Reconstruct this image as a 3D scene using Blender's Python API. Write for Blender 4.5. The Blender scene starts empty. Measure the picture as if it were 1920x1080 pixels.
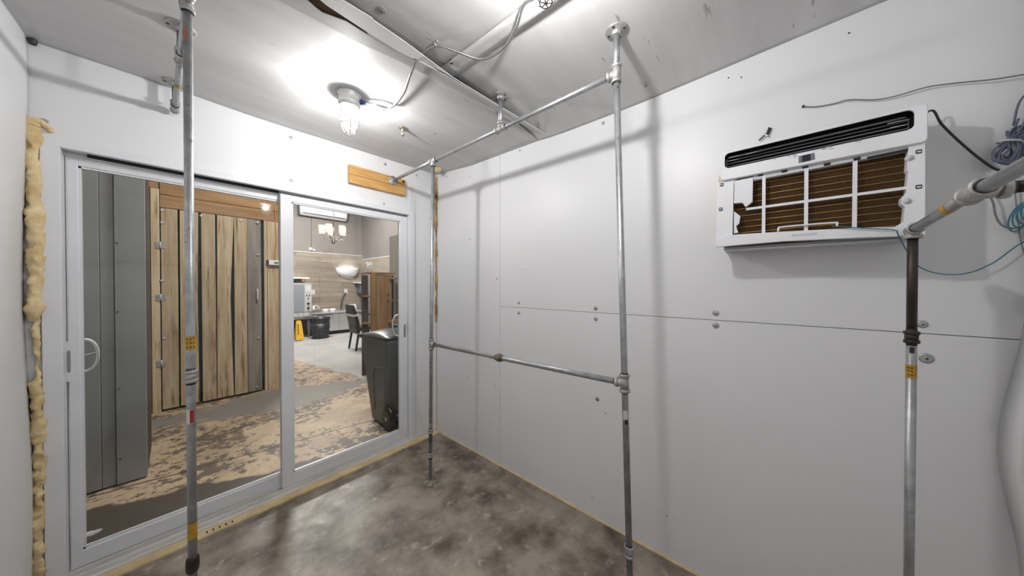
import bpy, bmesh, math, random
from mathutils import Vector, Matrix, noise
random.seed(7)
C = bpy.context.scene.collection
S = bpy.context.scene
V = Vector

# ------------------------------------------------------------------ camera
FPX = 554.26                       # focal length in pixels of the 1920x1080 frame (120 deg wide)
CAM = V((-1.6583, -2.4202, 1.40))
YAW = math.radians(41.25); PIT = math.radians(-0.5)
_c, _s = math.cos(YAW), math.sin(YAW)
RV = V((_s, -_c, 0))
FV = (V((_c, _s, 0)) * math.cos(PIT) + V((0, 0, math.sin(PIT)))).normalized()
UV = RV.cross(FV)
cd = bpy.data.cameras.new('camera'); co = bpy.data.objects.new('camera', cd); C.objects.link(co)
cd.sensor_width = 36.0; cd.lens = FPX / 1920 * 36.0; cd.clip_start = 0.01
M = Matrix((RV, UV, -FV)).transposed().to_4x4(); M.translation = CAM
co.matrix_world = M
S.camera = co

# ------------------------------------------------------------------ world, lights, exposure
w = bpy.data.worlds.new('world'); S.world = w; w.use_nodes = True
w.node_tree.nodes['Background'].inputs[0].default_value = (0.9, 0.95, 1, 1)
w.node_tree.nodes['Background'].inputs[1].default_value = 0.02
S.view_settings.view_transform = 'Standard'; S.view_settings.look = 'None'
S.view_settings.gamma = 1; S.view_settings.use_curve_mapping = False
S.view_settings.exposure = 0.88
LAMP = 14.2          # watts of the bulb in each of the two jar lamps of the small room
def area(name, loc, size, energy, col=(1, 0.95, 0.88)):
    l = bpy.data.lights.new(name, 'AREA'); l.shape = 'RECTANGLE'; l.size, l.size_y = size
    l.energy = energy; l.color = col
    o = bpy.data.objects.new(name, l); C.objects.link(o); o.location = loc
area('unseen_hall_light', (0.6, 5.6, 4.1), (1.2, 0.6), 150, (1, 0.96, 0.92))  # assumed kitchen ceiling lamp, out of view
area('unseen_hall_light', (-0.6, 0.7, 4.1), (1.2, 0.3), 68, (1, 0.95, 0.88))  # added unseen light, brightens the cabinet and gate fronts

# ------------------------------------------------------------------ helpers
def H(px, py, ax, val):            # a pixel's ray met with the plane coordinate[ax] = val
    d = FV + RV * ((px - 960) / FPX) - UV * ((py - 540) / FPX)
    return CAM + d * ((val - CAM[ax]) / d[ax])

class MB:
    """collects shapes into one mesh"""
    def __init__(s): s.bm = bmesh.new()
    def _smooth(s, faces):
        for f in faces: f.smooth = True
    def box(s, a, b, bev=0, seg=2):
        a, b = V(a), V(b); lo = V([min(a[i], b[i]) for i in range(3)]); hi = V([max(a[i], b[i]) for i in range(3)])
        r = bmesh.ops.create_cube(s.bm, size=1.0)
        for v in r['verts']: v.co = V([lo[i] + (v.co[i] + 0.5) * (hi[i] - lo[i]) for i in range(3)])
        if bev:
            es = list({e for v in r['verts'] for e in v.link_edges})
            bmesh.ops.bevel(s.bm, geom=es, offset=bev, segments=seg, affect='EDGES', profile=0.5)
        return s
    def prism(s, pts, off, bev=0):
        """polygon pts extruded by vector off"""
        vs = [s.bm.verts.new(V(p)) for p in pts]; f = s.bm.faces.new(vs)
        r = bmesh.ops.extrude_face_region(s.bm, geom=[f])
        nv = [e for e in r['geom'] if isinstance(e, bmesh.types.BMVert)]
        for v in nv: v.co += V(off)
        fs = list({f2 for v in vs + nv for f2 in v.link_faces})
        bmesh.ops.recalc_face_normals(s.bm, faces=fs)
        if bev:
            es = list({e for v in vs + nv for e in v.link_edges})
            bmesh.ops.bevel(s.bm, geom=es, offset=bev, segments=2, affect='EDGES', profile=0.5)
        return s
    def tube(s, pts, r, n=14, caps=True, closed=False):
        """tube along a path; r a number or a list"""
        pts = [V(p) for p in pts]; k = len(pts)
        rs = r if isinstance(r, (list, tuple)) else [r] * k
        rings = []; prev = None
        for i, p in enumerate(pts):
            if closed: t = (pts[(i + 1) % k] - pts[i - 1])
            else: t = pts[min(i + 1, k - 1)] - pts[max(i - 1, 0)]
            t.normalize()
            if prev is None:
                up = V((0, 0, 1)) if abs(t.z) < 0.9 else V((1, 0, 0))
                u = t.cross(up).normalized()
            else:
                u = (prev - t * prev.dot(t))
                if u.length < 1e-6: u = t.orthogonal()
                u.normalize()
            prev = u; q = t.cross(u)
            rings.append([s.bm.verts.new(p + (u * math.cos(a) + q * math.sin(a)) * rs[i])
                          for a in [2 * math.pi * j / n for j in range(n)]])
        m = k if closed else k - 1
        for i in range(m):
            A, B = rings[i], rings[(i + 1) % k]
            for j in range(n):
                f = s.bm.faces.new((A[j], A[(j + 1) % n], B[(j + 1) % n], B[j])); f.smooth = True
        if caps and not closed:
            s.bm.faces.new(rings[0][::-1]); s.bm.faces.new(rings[-1])
        return s
    def cyl(s, a, b, r, n=18): return s.tube([a, b], r, n)
    def lathe(s, prof, org, axis=(0, 0, 1), n=24, smooth=True):
        """prof: list of (radius, height along axis)"""
        ax = V(axis).normalized(); u = ax.orthogonal().normalized(); q = ax.cross(u); org = V(org)
        rings = []
        for (r, h) in prof:
            if r < 1e-5: rings.append([s.bm.verts.new(org + ax * h)])
            else: rings.append([s.bm.verts.new(org + ax * h + (u * math.cos(a) + q * math.sin(a)) * r)
                                for a in [2 * math.pi * j / n for j in range(n)]])
        for A, B in zip(rings, rings[1:]):
            for j in range(n):
                k = (j + 1) % n
                if len(A) == 1 and len(B) == 1: continue
                if len(A) == 1: f = s.bm.faces.new((A[0], B[k], B[j]))
                elif len(B) == 1: f = s.bm.faces.new((A[j], A[k], B[0]))
                else: f = s.bm.faces.new((A[j], A[k], B[k], B[j]))
                f.smooth = smooth
        return s
    def grid(s, fn, nu, nv, smooth=True):
        g = [[s.bm.verts.new(V(fn(i / nu, j / nv))) for j in range(nv + 1)] for i in range(nu + 1)]
        for i in range(nu):
            for j in range(nv):
                f = s.bm.faces.new((g[i][j], g[i + 1][j], g[i + 1][j + 1], g[i][j + 1])); f.smooth = smooth
        return s
    def build(s, name, mat, parent=None, recalc=True):
        if recalc: bmesh.ops.recalc_face_normals(s.bm, faces=s.bm.faces)
        me = bpy.data.meshes.new(name); s.bm.to_mesh(me); s.bm.free()
        me.materials.append(mat)
        o = bpy.data.objects.new(name, me); C.objects.link(o)
        if parent is not None: o.parent = parent; o.matrix_parent_inverse = parent.matrix_world.inverted()
        return o
def empty(name, loc=(0, 0, 0)):
    o = bpy.data.objects.new(name, None); C.objects.link(o); o.location = loc; o.empty_display_size = 0.05
    o.matrix_world = Matrix.Translation(loc)
    return o
def tag(o, label=None, cat=None, group=None, kind=None):
    if label: o['label'] = label
    if cat: o['category'] = cat
    if group: o['group'] = group
    if kind: o['kind'] = kind
    return o
def thing(name, loc, label, cat, group=None): return tag(empty(name, loc), label, cat, group)
def struct(o, label=None, cat=None): return tag(o, label, cat, None, 'structure')
def spline(pts, n=8):
    """Catmull-Rom through pts"""
    P = [V(p) for p in pts]; P = [P[0] * 2 - P[1]] + P + [P[-1] * 2 - P[-2]]; out = []
    for i in range(1, len(P) - 2):
        p0, p1, p2, p3 = P[i - 1:i + 3]
        for k in range(n):
            t = k / n
            out.append(0.5 * ((2 * p1) + (p2 - p0) * t + (2 * p0 - 5 * p1 + 4 * p2 - p3) * t * t + (3 * p1 - p0 - 3 * p2 + p3) * t ** 3))
    out.append(P[-2]); return out

# ------------------------------------------------------------------ materials
def srgb(r, g, b):
    f = lambda c: (c / 255 / 12.92) if c / 255 <= 0.04045 else ((c / 255 + 0.055) / 1.055) ** 2.4
    return (f(r), f(g), f(b), 1)
def mat(name, c1, c2=None, scale=6, rough=0.5, metal=0.0, bump=0.0, bscale=None, stretch=(1, 1, 1), lo=0.35, hi=0.65,
        detail=6, rvar=0.0, c3=None, s3=30, t3=(0.62, 0.72), rand=0.0, spec=0.5):
    m = bpy.data.materials.new(name); m.use_nodes = True; nt = m.node_tree; N = nt.nodes; L = nt.links
    b = N['Principled BSDF']; b.inputs['Roughness'].default_value = rough; b.inputs['Metallic'].default_value = metal
    b.inputs['Base Color'].default_value = c1; b.inputs['Specular IOR Level'].default_value = spec
    if c2 is None and not bump: return m
    tc = N.new('ShaderNodeTexCoord'); mp = N.new('ShaderNodeMapping'); mp.inputs['Scale'].default_value = stretch
    L.new(tc.outputs['Object'], mp.inputs['Vector'])
    vec = mp.outputs[0]
    if rand:
        oi = N.new('ShaderNodeObjectInfo'); va = N.new('ShaderNodeVectorMath'); va.operation = 'MULTIPLY_ADD'
        L.new(oi.outputs['Random'], va.inputs[0]); va.inputs[1].default_value = (17.3, 31.7, 11.1); L.new(vec, va.inputs[2]); vec = va.outputs[0]
    def nz(sc, det=detail):
        n = N.new('ShaderNodeTexNoise'); n.inputs['Scale'].default_value = sc; n.inputs['Detail'].default_value = det
        n.inputs['Roughness'].default_value = 0.6; L.new(vec, n.inputs['Vector']); return n.outputs['Fac']
    if c2 is not None:
        r = N.new('ShaderNodeValToRGB'); r.color_ramp.elements[0].position = lo; r.color_ramp.elements[1].position = hi
        r.color_ramp.elements[0].color = c1; r.color_ramp.elements[1].color = c2
        nf = nz(scale); L.new(nf, r.inputs[0]); col = r.outputs[0]
        if c3 is not None:
            r3 = N.new('ShaderNodeValToRGB'); r3.color_ramp.elements[0].position = t3[0]; r3.color_ramp.elements[1].position = t3[1]
            r3.color_ramp.elements[0].color = (0, 0, 0, 1); r3.color_ramp.elements[1].color = (1, 1, 1, 1)
            L.new(nz(s3), r3.inputs[0]); mx = N.new('ShaderNodeMix'); mx.data_type = 'RGBA'
            L.new(r3.outputs[0], mx.inputs['Factor']); L.new(col, mx.inputs['A']); mx.inputs['B'].default_value = c3; col = mx.outputs['Result']
        if rand:
            hs = N.new('ShaderNodeHueSaturation'); mr = N.new('ShaderNodeMapRange'); L.new(oi.outputs['Random'], mr.inputs[0])
            mr.inputs[3].default_value = 1 - rand; mr.inputs[4].default_value = 1 + rand
            L.new(mr.outputs[0], hs.inputs['Value']); L.new(col, hs.inputs['Color']); col = hs.outputs[0]
        L.new(col, b.inputs['Base Color'])
        if rvar:
            mr = N.new('ShaderNodeMapRange'); mr.inputs[3].default_value = rough - rvar; mr.inputs[4].default_value = rough + rvar
            mr.inputs[1].default_value = 0.3; mr.inputs[2].default_value = 0.7
            L.new(nz(scale * 1.7), mr.inputs[0]); L.new(mr.outputs[0], b.inputs['Roughness'])
    if bump:
        bp = N.new('ShaderNodeBump'); bp.inputs['Strength'].default_value = bump; bp.inputs['Distance'].default_value = 0.01
        L.new(nz(bscale or scale), bp.inputs['Height']); L.new(bp.outputs[0], b.inputs['Normal'])
    return m
def emis(name, col, st):
    m = bpy.data.materials.new(name); m.use_nodes = True; b = m.node_tree.nodes['Principled BSDF']
    b.inputs['Base Color'].default_value = (0.9, 0.9, 0.9, 1); b.inputs['Emission Color'].default_value = col; b.inputs['Emission Strength'].default_value = st
    return m
def glassmat(name, tint=(0.93, 0.95, 0.95, 1)):
    m = bpy.data.materials.new(name); m.use_nodes = True; nt = m.node_tree; N = nt.nodes; L = nt.links
    N.remove(N['Principled BSDF']); out = N['Material Output']
    t = N.new('ShaderNodeBsdfTransparent'); t.inputs[0].default_value = tint
    g = N.new('ShaderNodeBsdfGlossy'); g.inputs['Roughness'].default_value = 0.02
    fr = N.new('ShaderNodeFresnel'); fr.inputs[0].default_value = 1.45; mx = N.new('ShaderNodeMixShader')
    L.new(fr.outputs[0], mx.inputs[0]); L.new(t.outputs[0], mx.inputs[1]); L.new(g.outputs[0], mx.inputs[2]); L.new(mx.outputs[0], out.inputs[0])
    return m
m_wall = mat('white_wall_sheet', (0.765, 0.77, 0.785, 1), (0.79, 0.795, 0.805, 1), 1.3, 0.42, bump=0.10, bscale=1.6)
m_ceil = mat('scuffed_grey_sheet', (0.52, 0.52, 0.52, 1), (0.60, 0.60, 0.60, 1), 3.0, 0.50, bump=0.10, bscale=1.2, stretch=(0.35, 2.2, 1),
             c3=(0.30, 0.30, 0.30, 1), s3=20, t3=(0.66, 0.72))
m_dark = mat('dark_gap', (0.02, 0.018, 0.015, 1), rough=0.9)
m_brownply = mat('bare_plywood', srgb(92, 72, 52), srgb(60, 46, 34), 9, 0.8)
m_floor = mat('stained_concrete', srgb(92, 80, 67), srgb(162, 151, 137), 4.2, 0.42, bump=0.14, bscale=16, lo=0.36, hi=0.60, detail=12,
              c3=srgb(184, 176, 164), s3=13, t3=(0.58, 0.72), rvar=0.10)
m_vinyl = mat('white_vinyl', srgb(230, 232, 235), srgb(222, 224, 228), 3, 0.35)
m_vdirty = mat('dirty_white_vinyl', srgb(228, 229, 228), srgb(205, 202, 194), 7, 0.45, stretch=(0.4, 2, 2), c3=srgb(95, 88, 78), s3=24, t3=(0.66, 0.72))
m_glass = glassmat('clear_glass')
m_foam = mat('yellowed_foam', srgb(236, 216, 172), srgb(205, 176, 122), 14, 0.75, bump=0.5, bscale=40)
m_caulk = mat('beige_caulk', srgb(228, 206, 165), srgb(205, 180, 136), 10, 0.7, bump=0.3, bscale=30, c3=srgb(120, 95, 65), s3=18, t3=(0.66, 0.74))
m_galv = mat('galvanised_steel', (0.33, 0.34, 0.35, 1), (0.48, 0.49, 0.50, 1), 22, 0.40, 0.75, bump=0.10, bscale=90,
             c3=(0.12, 0.12, 0.12, 1), s3=34, t3=(0.64, 0.70), stretch=(1, 1, 1))
m_fit = mat('cast_galvanised_fitting', (0.34, 0.335, 0.33, 1), (0.47, 0.465, 0.46, 1), 30, 0.5, 0.55, bump=0.3, bscale=70)
m_thread = mat('oily_thread', (0.03, 0.027, 0.024, 1), rough=0.5)
m_black = mat('black_iron', (0.022, 0.017, 0.013, 1), (0.05, 0.038, 0.028, 1), 20, 0.42, 0.3)
m_brass = mat('tarnished_brass', srgb(120, 108, 82), srgb(150, 140, 118), 25, 0.45, 0.7)
m_yel = mat('yellow_sticker', srgb(196, 152, 40), srgb(164, 122, 38), 60, 0.6)
m_whitest = mat('white_sticker', srgb(205, 205, 200), rough=0.6)
m_red = mat('red_print', srgb(160, 28, 30), rough=0.6)
m_washer = mat('steel_washer', (0.36, 0.36, 0.37, 1), (0.5, 0.5, 0.5, 1), 40, 0.4, 0.5)
m_rust = mat('rust_stain', srgb(110, 70, 35), srgb(70, 45, 25), 20, 0.8)
m_pine = mat('pine_board', srgb(214, 172, 110), srgb(188, 138, 78), 4, 0.5, stretch=(1.2, 1, 14), c3=srgb(150, 100, 50), s3=3, t3=(0.62, 0.75))
m_screw = mat('dark_screw', (0.06, 0.06, 0.06, 1), rough=0.5, metal=0.6)
m_conduit = mat('steel_conduit', (0.42, 0.42, 0.42, 1), rough=0.3, metal=0.9)
m_alu = mat('grey_cast_lamp_metal', (0.50, 0.50, 0.50, 1), (0.62, 0.62, 0.62, 1), 20, 0.45, 0.3)
m_blue = mat('blue_connector', srgb(40, 60, 130), rough=0.4)
def globemat():
    m = bpy.data.materials.new('lit_frosted_glass'); m.use_nodes = True; nt = m.node_tree; N = nt.nodes; L = nt.links
    N.remove(N['Principled BSDF']); t = N.new('ShaderNodeBsdfTransparent'); e = N.new('ShaderNodeEmission'); e.inputs[0].default_value = (1, 0.99, 0.975, 1); e.inputs[1].default_value = 3.2
    mx = N.new('ShaderNodeMixShader'); mx.inputs[0].default_value = 0.13; L.new(t.outputs[0], mx.inputs[1]); L.new(e.outputs[0], mx.inputs[2]); L.new(mx.outputs[0], N['Material Output'].inputs[0])
    return m
m_globe = globemat()
m_acw = mat('white_plastic', srgb(236, 236, 240), rough=0.38)
m_acg = mat('grey_white_plastic', srgb(205, 206, 208), rough=0.45)
m_acd = mat('dark_plastic', (0.012, 0.012, 0.014, 1), rough=0.4)
m_coil = mat('brown_coil', srgb(92, 64, 26), srgb(66, 44, 20), 10, 0.45, 0.2, bump=0.6, bscale=10, stretch=(1, 120, 4))
m_gold = mat('gold_wire', srgb(196, 160, 100), rough=0.35, metal=0.3)
m_disp = mat('grey_display', srgb(110, 120, 134), rough=0.25)
m_ink = mat('grey_print', srgb(150, 152, 160), rough=0.6)
m_ink2 = mat('dark_print', srgb(60, 45, 25), rough=0.6)
m_cgrey = mat('grey_cable', srgb(120, 122, 128), rough=0.45)
m_cwire = mat('light_grey_wire', srgb(140, 142, 146), rough=0.45)
m_cblk = mat('black_cable', (0.015, 0.016, 0.018, 1), rough=0.4)
m_cteal = mat('teal_cable', srgb(40, 120, 140), rough=0.4)
m_cblue = mat('blue_grey_cable', srgb(95, 100, 118), rough=0.45)

# ------------------------------------------------------------------ small room shell
WX0, WYB, TOP = -2.078, -3.0, 2.62
# floor
b = MB(); b.box((WX0 - 0.1, WYB - 0.1, -0.06), (0.1, 0.0, 0.0)); floor = struct(b.build('floor', m_floor), 'stained grey brown concrete floor of the small white room', 'floor')
# right wall: backing plus three sheets with open joints
b = MB(); b.box((0.006, WYB - 0.1, 0), (0.1, 0.1, TOP)); wall_right = struct(b.build('wall_right', mat('joint_shadow', (0.12, 0.11, 0.09, 1), rough=0.9)), 'white sheet panel wall carrying the air conditioner', 'wall')
SX, SZ = -0.842, 1.238
for (y0, y1, z0, z1) in [(0.0, SX + 0.0012, 0.004, TOP), (SX - 0.0012, WYB - 0.05, SZ + 0.0012, TOP), (SX - 0.0012, WYB - 0.05, 0.004, SZ - 0.0012)]:
    b = MB(); b.box((0.0, y0, z0), (0.0075, y1, z1), 0.0007, 1); b.build('wall_panel', m_wall, wall_right)
# left wall
b = MB(); b.grid(lambda u, v: (WX0 + 0.010 * math.exp(-((u - 0.02) / 0.06) ** 2) * math.sin(v * 9), 0.0 + u * (WYB - 0.1), v * TOP), 60, 40)
wall_left = b.build('wall_left', m_wall); sm = wall_left.modifiers.new('thick', 'SOLIDIFY'); sm.thickness = 0.08; sm.offset = 0
wall_left.location.x = -0.04; struct(wall_left, 'plain white sheet wall beside the foam filled door jamb', 'wall')
# back wall: sheet bowed out of its corner at mid height
def backfn(u, v):
    x = WX0 + u * (-0.003 - WX0); z = v * TOP
    return (x, WYB + 0.045 * math.exp(-((z - 0.92) / 0.26) ** 2) * (0.35 + 0.65 * u ** 3), z)
b = MB(); b.grid(backfn, 24, 60); wall_back = b.build('wall_back', m_wall); sm = wall_back.modifiers.new('thick', 'SOLIDIFY'); sm.thickness = 0.012; sm.offset = -1
struct(wall_back, 'white sheet wall bowed out of its corner', 'wall')
b = MB(); b.box((WX0 - 0.1, WYB - 0.1, 0), (0.0, WYB - 0.05, TOP)); b.build('backing_board', m_dark, wall_back)
# front (door) wall around the opening
DX0, DX1, DZ = -2.046, -0.232, 2.062
b = MB()
b.box((WX0 - 0.08, 0, DZ), (0.0, 0.10, TOP)); b.box((DX1, 0, 0), (0.0, 0.10, DZ)); b.box((WX0 - 0.08, 0, 0), (DX0, 0.10, DZ))
wall_front = struct(b.build('wall_front', m_wall), 'white sheet wall around the sliding glass door', 'wall')
# thin vertical sheet joint right of the door, from the frame up to the board
b = MB(); b.box((-0.262, -0.0008, 2.06), (-0.2605, 0.001, 2.30)); b.build('sheet_joint', m_ink, wall_front)
# ceiling: slab above, sheets below
b = MB(); b.box((WX0 - 0.1, WYB - 0.1, 2.56), (0.1, 0.1, TOP)); ceiling = struct(b.build('ceiling', m_brownply), 'low ceiling of scuffed grey sheets with a loose joint strip', 'ceiling')
def zfront(x, y): return 2.457 - 0.030 * (-y / 1.31) - 0.036 * math.exp(x / 0.25) * min(1, -y / 0.5) + 0.004 * math.sin(3.1 * x + 1) - 0.010 * math.exp(-((x + 1.3) / 0.35) ** 2) * math.exp(y / 0.25)
def zrear(x, y): return 2.440 + 0.012 * math.exp((y + 1.25) / 0.15) - (0.060 - 0.022 * min(1, max(0, (-y - 1.9) / 0.8))) * math.exp(x / 0.22) - 0.006 * math.sin(2.3 * x)
def sheet(name, fn, x0, x1, y0, y1, th=0.012):
    b = MB(); b.grid(lambda u, v: (x0 + u * (x1 - x0), y0 + v * (y1 - y0), fn(x0 + u * (x1 - x0), y0 + v * (y1 - y0))), 40, 30)
    o = b.build(name, m_ceil, ceiling); sm = o.modifiers.new('thick', 'SOLIDIFY'); sm.thickness = th
    if o.data.polygons[0].normal.z > 0:
        o.data.flip_normals()
    sm.offset = -1; return o
sheet('ceiling_panel', zfront, WX0, 0.0, 0.0, -1.205)
sheet('ceiling_panel', zrear, WX0, -0.775, -1.19, WYB)
sheet('ceiling_panel', zrear, -0.772, 0.0, -1.19, WYB)
# joint strips of the ceiling
ZJ = 2.405
def ceil_poly(name, pts, z, th, m):
    b = MB(); b.prism([H(px, py, 2, z) for px, py in pts], (0, 0, th)); return b.build(name, m, ceiling)
ceil_poly('joint_tape', [(470, -25), (520, 0), (610, 47), (665, 77), (738, 110), (800, 141), (1004, 247), (1030, 258), (834, 140), (742, 96), (690, 66), (649, 40), (605, 24), (594, 16), (560, -14), (530, -40)], ZJ + 0.004, 0.003, mat('dull_tape', (0.42, 0.42, 0.42, 1), (0.52, 0.52, 0.52, 1), 5, 0.4, stretch=(0.5, 3, 1)))
ceil_poly('joint_flap', [(540, -42), (600, 0), (612, 10), (682, 56), (742, 92), (834, 137), (1028, 258), (1036, 258), (944, 203), (850, 146), (834, 134), (760, 79), (700, 38), (699, 35), (640, -1), (590, -34)], ZJ - 0.004, 0.003, mat('bright_metal_strip', (0.62, 0.62, 0.63, 1), (0.70, 0.70, 0.70, 1), 4, 0.35))
ceil_poly('bare_wood_gap', [(520, -50), (560, -10), (594, 20), (649, 45), (690, 64), (640, 20), (600, -10), (570, -40)], ZJ + 0.012, 0.004, m_brownply)
b = MB(); b.grid(lambda u, v: (-0.815 + 0.075 * u + 0.010 * math.sin(v * 7), -1.225 - v * 1.76, zrear(-0.78, -1.225 - v * 1.76) - 0.016 + 0.006 * math.sin(v * 11) + 0.005 * (u - 0.5) ** 2), 3, 24)
o = b.build('joint_strip', m_ceil, ceiling); sm = o.modifiers.new('thick', 'SOLIDIFY'); sm.thickness = 0.003
# fastening washers, parts of the wall or ceiling they hold
def washer(p, nrm, r, parent):
    b = MB(); b.lathe([(0, 0.004), (r * 0.22, 0.004), (r * 0.25, 0.0025), (r * 0.55, 0.003), (r * 0.9, 0.0022), (r, 0)], p, nrm, 16)
    o = b.build('fastening_washer', m_washer, parent)
    b = MB(); b.lathe([(0, 0.0052), (r * 0.16, 0.0048), (r * 0.18, 0.003)], p, nrm, 8); b.build('screw_head', m_screw, o)
for px, py, r in [(973, 568, 0.011), (973, 587, 0.011), (1117, 578, 0.013), (1117, 598, 0.013), (1342, 587, 0.014), (1342, 610, 0.014), (1120, 748, 0.0135),
                  (1729, 608, 0.013), (1737, 672, 0.017), (932, 523, 0.007), (881, 449, 0.006), (876, 708, 0.006), (837, 705, 0.005), (928, 723, 0.006),
                  (1131, 231, 0.010), (975, 282, 0.007), (838, 331, 0.006), (870, 824, 0.007), (881, 331, 0.004)]:
    p = H(px, py, 0, 0.0); washer((p.x - 0.0002, p.y, p.z), (-1, 0, 0), r, wall_right)
for px, py, r in [(82, 229, 0.016), (545, 258, 0.011), (546, 338, 0.012), (722, 308, 0.012), (781, 329, 0.008), (720, 382, 0.008)]:
    p = H(px, py, 1, 0.0); washer((p.x, p.y - 0.0002, p.z), (0, -1, 0), r, wall_front)
for px, py, r in [(1212, 161, 0.012), (1010, 235, 0.011), (716, 19, 0.017), (718, 205, 0.012), (815, 250, 0.010)]:
    p = H(px, py, 2, 2.43); z = zfront(p.x, p.y) if p.y > -1.2 else zrear(p.x, p.y); p = H(px, py, 2, z); washer((p.x, p.y, z + 0.001), (0, 0, -1), r, ceiling)
for px, py in [(7, 575), (3, 340)]:
    p = H(px, py, 0, WX0 + 0.002); b = MB(); b.lathe([(0, 0.004), (0.006, 0.002), (0.007, -0.004)], p, (1, 0, 0), 8); b.build('screw_head', m_screw, wall_left)
for px, py in [(1390, 145), (1366, 146), (1592, 62), (1168, 495), (985, 505), (1135, 775), (1250, 967), (1110, 933)]:
    p = H(px, py, 0, 0.0); b = MB(); b.lathe([(0, 0.002), (0.003, 0.001), (0.0035, -0.002)], p, (-1, 0, 0), 8); b.build('nail_head', m_screw, wall_right)

# ------------------------------------------------------------------ foam, caulk and threshold
def lumpy(pts, radii, name, m, parent=None, n=12, amp=0.35, fr=18, seed=0):
    b = MB(); b.tube(pts, radii, n)
    for v in b.bm.verts:
        q = v.co * fr + V((seed, seed, seed)); d = noise.noise_vector(q) + noise.noise_vector(q * 2.7) * 0.5
        v.co += d * amp * 0.02
    return b.build(name, m, parent)
zs = [i * 2.12 / 220 for i in range(221)]
def foamr(z):
    base = 0.021 if z > 1.25 else (0.008 if z > 0.98 else 0.017)
    return base * (0.95 + 0.22 * math.sin(z * 47) * math.sin(z * 13 + 1))
o = lumpy([(-2.060 - 0.004 * math.sin(z * 7) + (0.006 if 0.98 < z < 1.25 else 0), -0.012, z) for z in zs], [foamr(z) for z in zs], 'jamb_foam', m_foam, None, 18, 0.55, 32)
tag(o, 'lumpy yellow spray foam filling the gap beside the door frame', 'foam')
lumpy(spline([(-2.060, -0.012, 2.09), (-2.052, -0.010, 2.118), (-2.028, -0.006, 2.104), (-2.012, -0.001, 2.080)], 6), [0.019 - 0.0007 * k for k in range(19)], 'foam_tail', m_foam, o, 10, 0.4, 26, 3)
zs = [1.05 + i * 1.38 / 60 for i in range(61)]
o = lumpy([(-0.006, -0.006, z) for z in zs], [0.013 + 0.005 * math.sin(z * 23) + (0.004 if z > 1.95 else -0.003) for z in zs], 'corner_foam', mat('browned_foam', srgb(205, 175, 120), srgb(96, 70, 42), 7, 0.8, bump=0.5, bscale=40), None, 12, 0.35, 26, 5)
tag(o, 'browned strip of foam in the corner of the two white walls', 'foam')
b = MB(); b.box((-0.006, -0.006, 0), (-0.001, -0.001, 1.06)); b.tube([(-0.003, y, 0.001) for y in [-i * 0.12 for i in range(25)]], [0.006 + 0.003 * random.random() for i in range(25)], 8)
o = b.build('trim_1', m_caulk); struct(o, 'thin yellowed caulk line along the foot of the right wall', 'caulk')
pts = []; 
for i in range(60):
    x = -2.06 + i * 2.05 / 59; pts.append((x, -0.072 - 0.012 * noise.noise((x * 9, 1, 2)) - 0.010 * noise.noise((x * 30, 4, 2)) + 0.014 * max(0, x + 0.6), 0.0))
b = MB(); b.prism([(-2.06, -0.012, 0.0)] + pts + [(-0.01, -0.004, 0.0)], (0, 0, 0.010)); o = b.build('trim_2', m_caulk); struct(o, 'beige caulk and wood strip on the floor before the door sill', 'threshold')
for i in range(5):
    p = H(388 + i * 12, 1002 - i * 5, 2, 0); b = MB(); b.box((p.x - 0.003, p.y - 0.006, 0.010), (p.x + 0.003, p.y + 0.012, 0.0125)); b.build('dark_mark', m_ink2, o)
b = MB(); b.lathe([(0, 0.012), (0.03, 0.006), (0.036, -0.002)], H(820, 316, 2, 2.44), (-0.6, -0.6, -0.5), 12)
o = b.build('ceiling_corner_patch', m_caulk); tag(o, 'pale sealant patch at the top of the corner by the ceiling', 'sealant')

# ------------------------------------------------------------------ sliding door
door = struct(empty('door_1', (-1.14, 0, 0)), 'white vinyl sliding patio door with two glass panels', 'door')
b = MB()
for (x0, x1) in [(DX0, -1.995), (-0.292, DX1)]:                       # jambs
    b.box((x0, -0.012, 0), (x1, 0.10, DZ - 0.0005), 0.002, 1)
b.build('frame_jamb', m_vinyl, door)
b = MB(); b.box((-2.012, -0.0125, 2.022), (-0.262, 0.02, DZ), 0.002, 1); b.box((-1.995, 0.018, 2.028), (-0.292, 0.10, DZ)); b.build('frame_head', m_vinyl, door)
b = MB(); b.box((-1.995, 0.046, 2.005), (-0.292, 0.052, 2.03)); b.build('track_fin', m_acg, door)
b = MB(); b.box((-1.93, 0.030, 2.012), (-1.20, 0.046, 2.0285)); b.build('track_gap', m_dark, door)
b = MB(); b.box((-2.01, -0.010, 0), (-0.27, 0.10, 0.022), 0.002, 1); b.box((-1.995, 0.002, 0.022), (-0.292, 0.010, 0.046), 0.001, 1); b.box((-1.995, 0.046, 0.022), (-0.292, 0.052, 0.052), 0.001, 1)
b.build('sill', m_vdirty, door)
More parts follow.
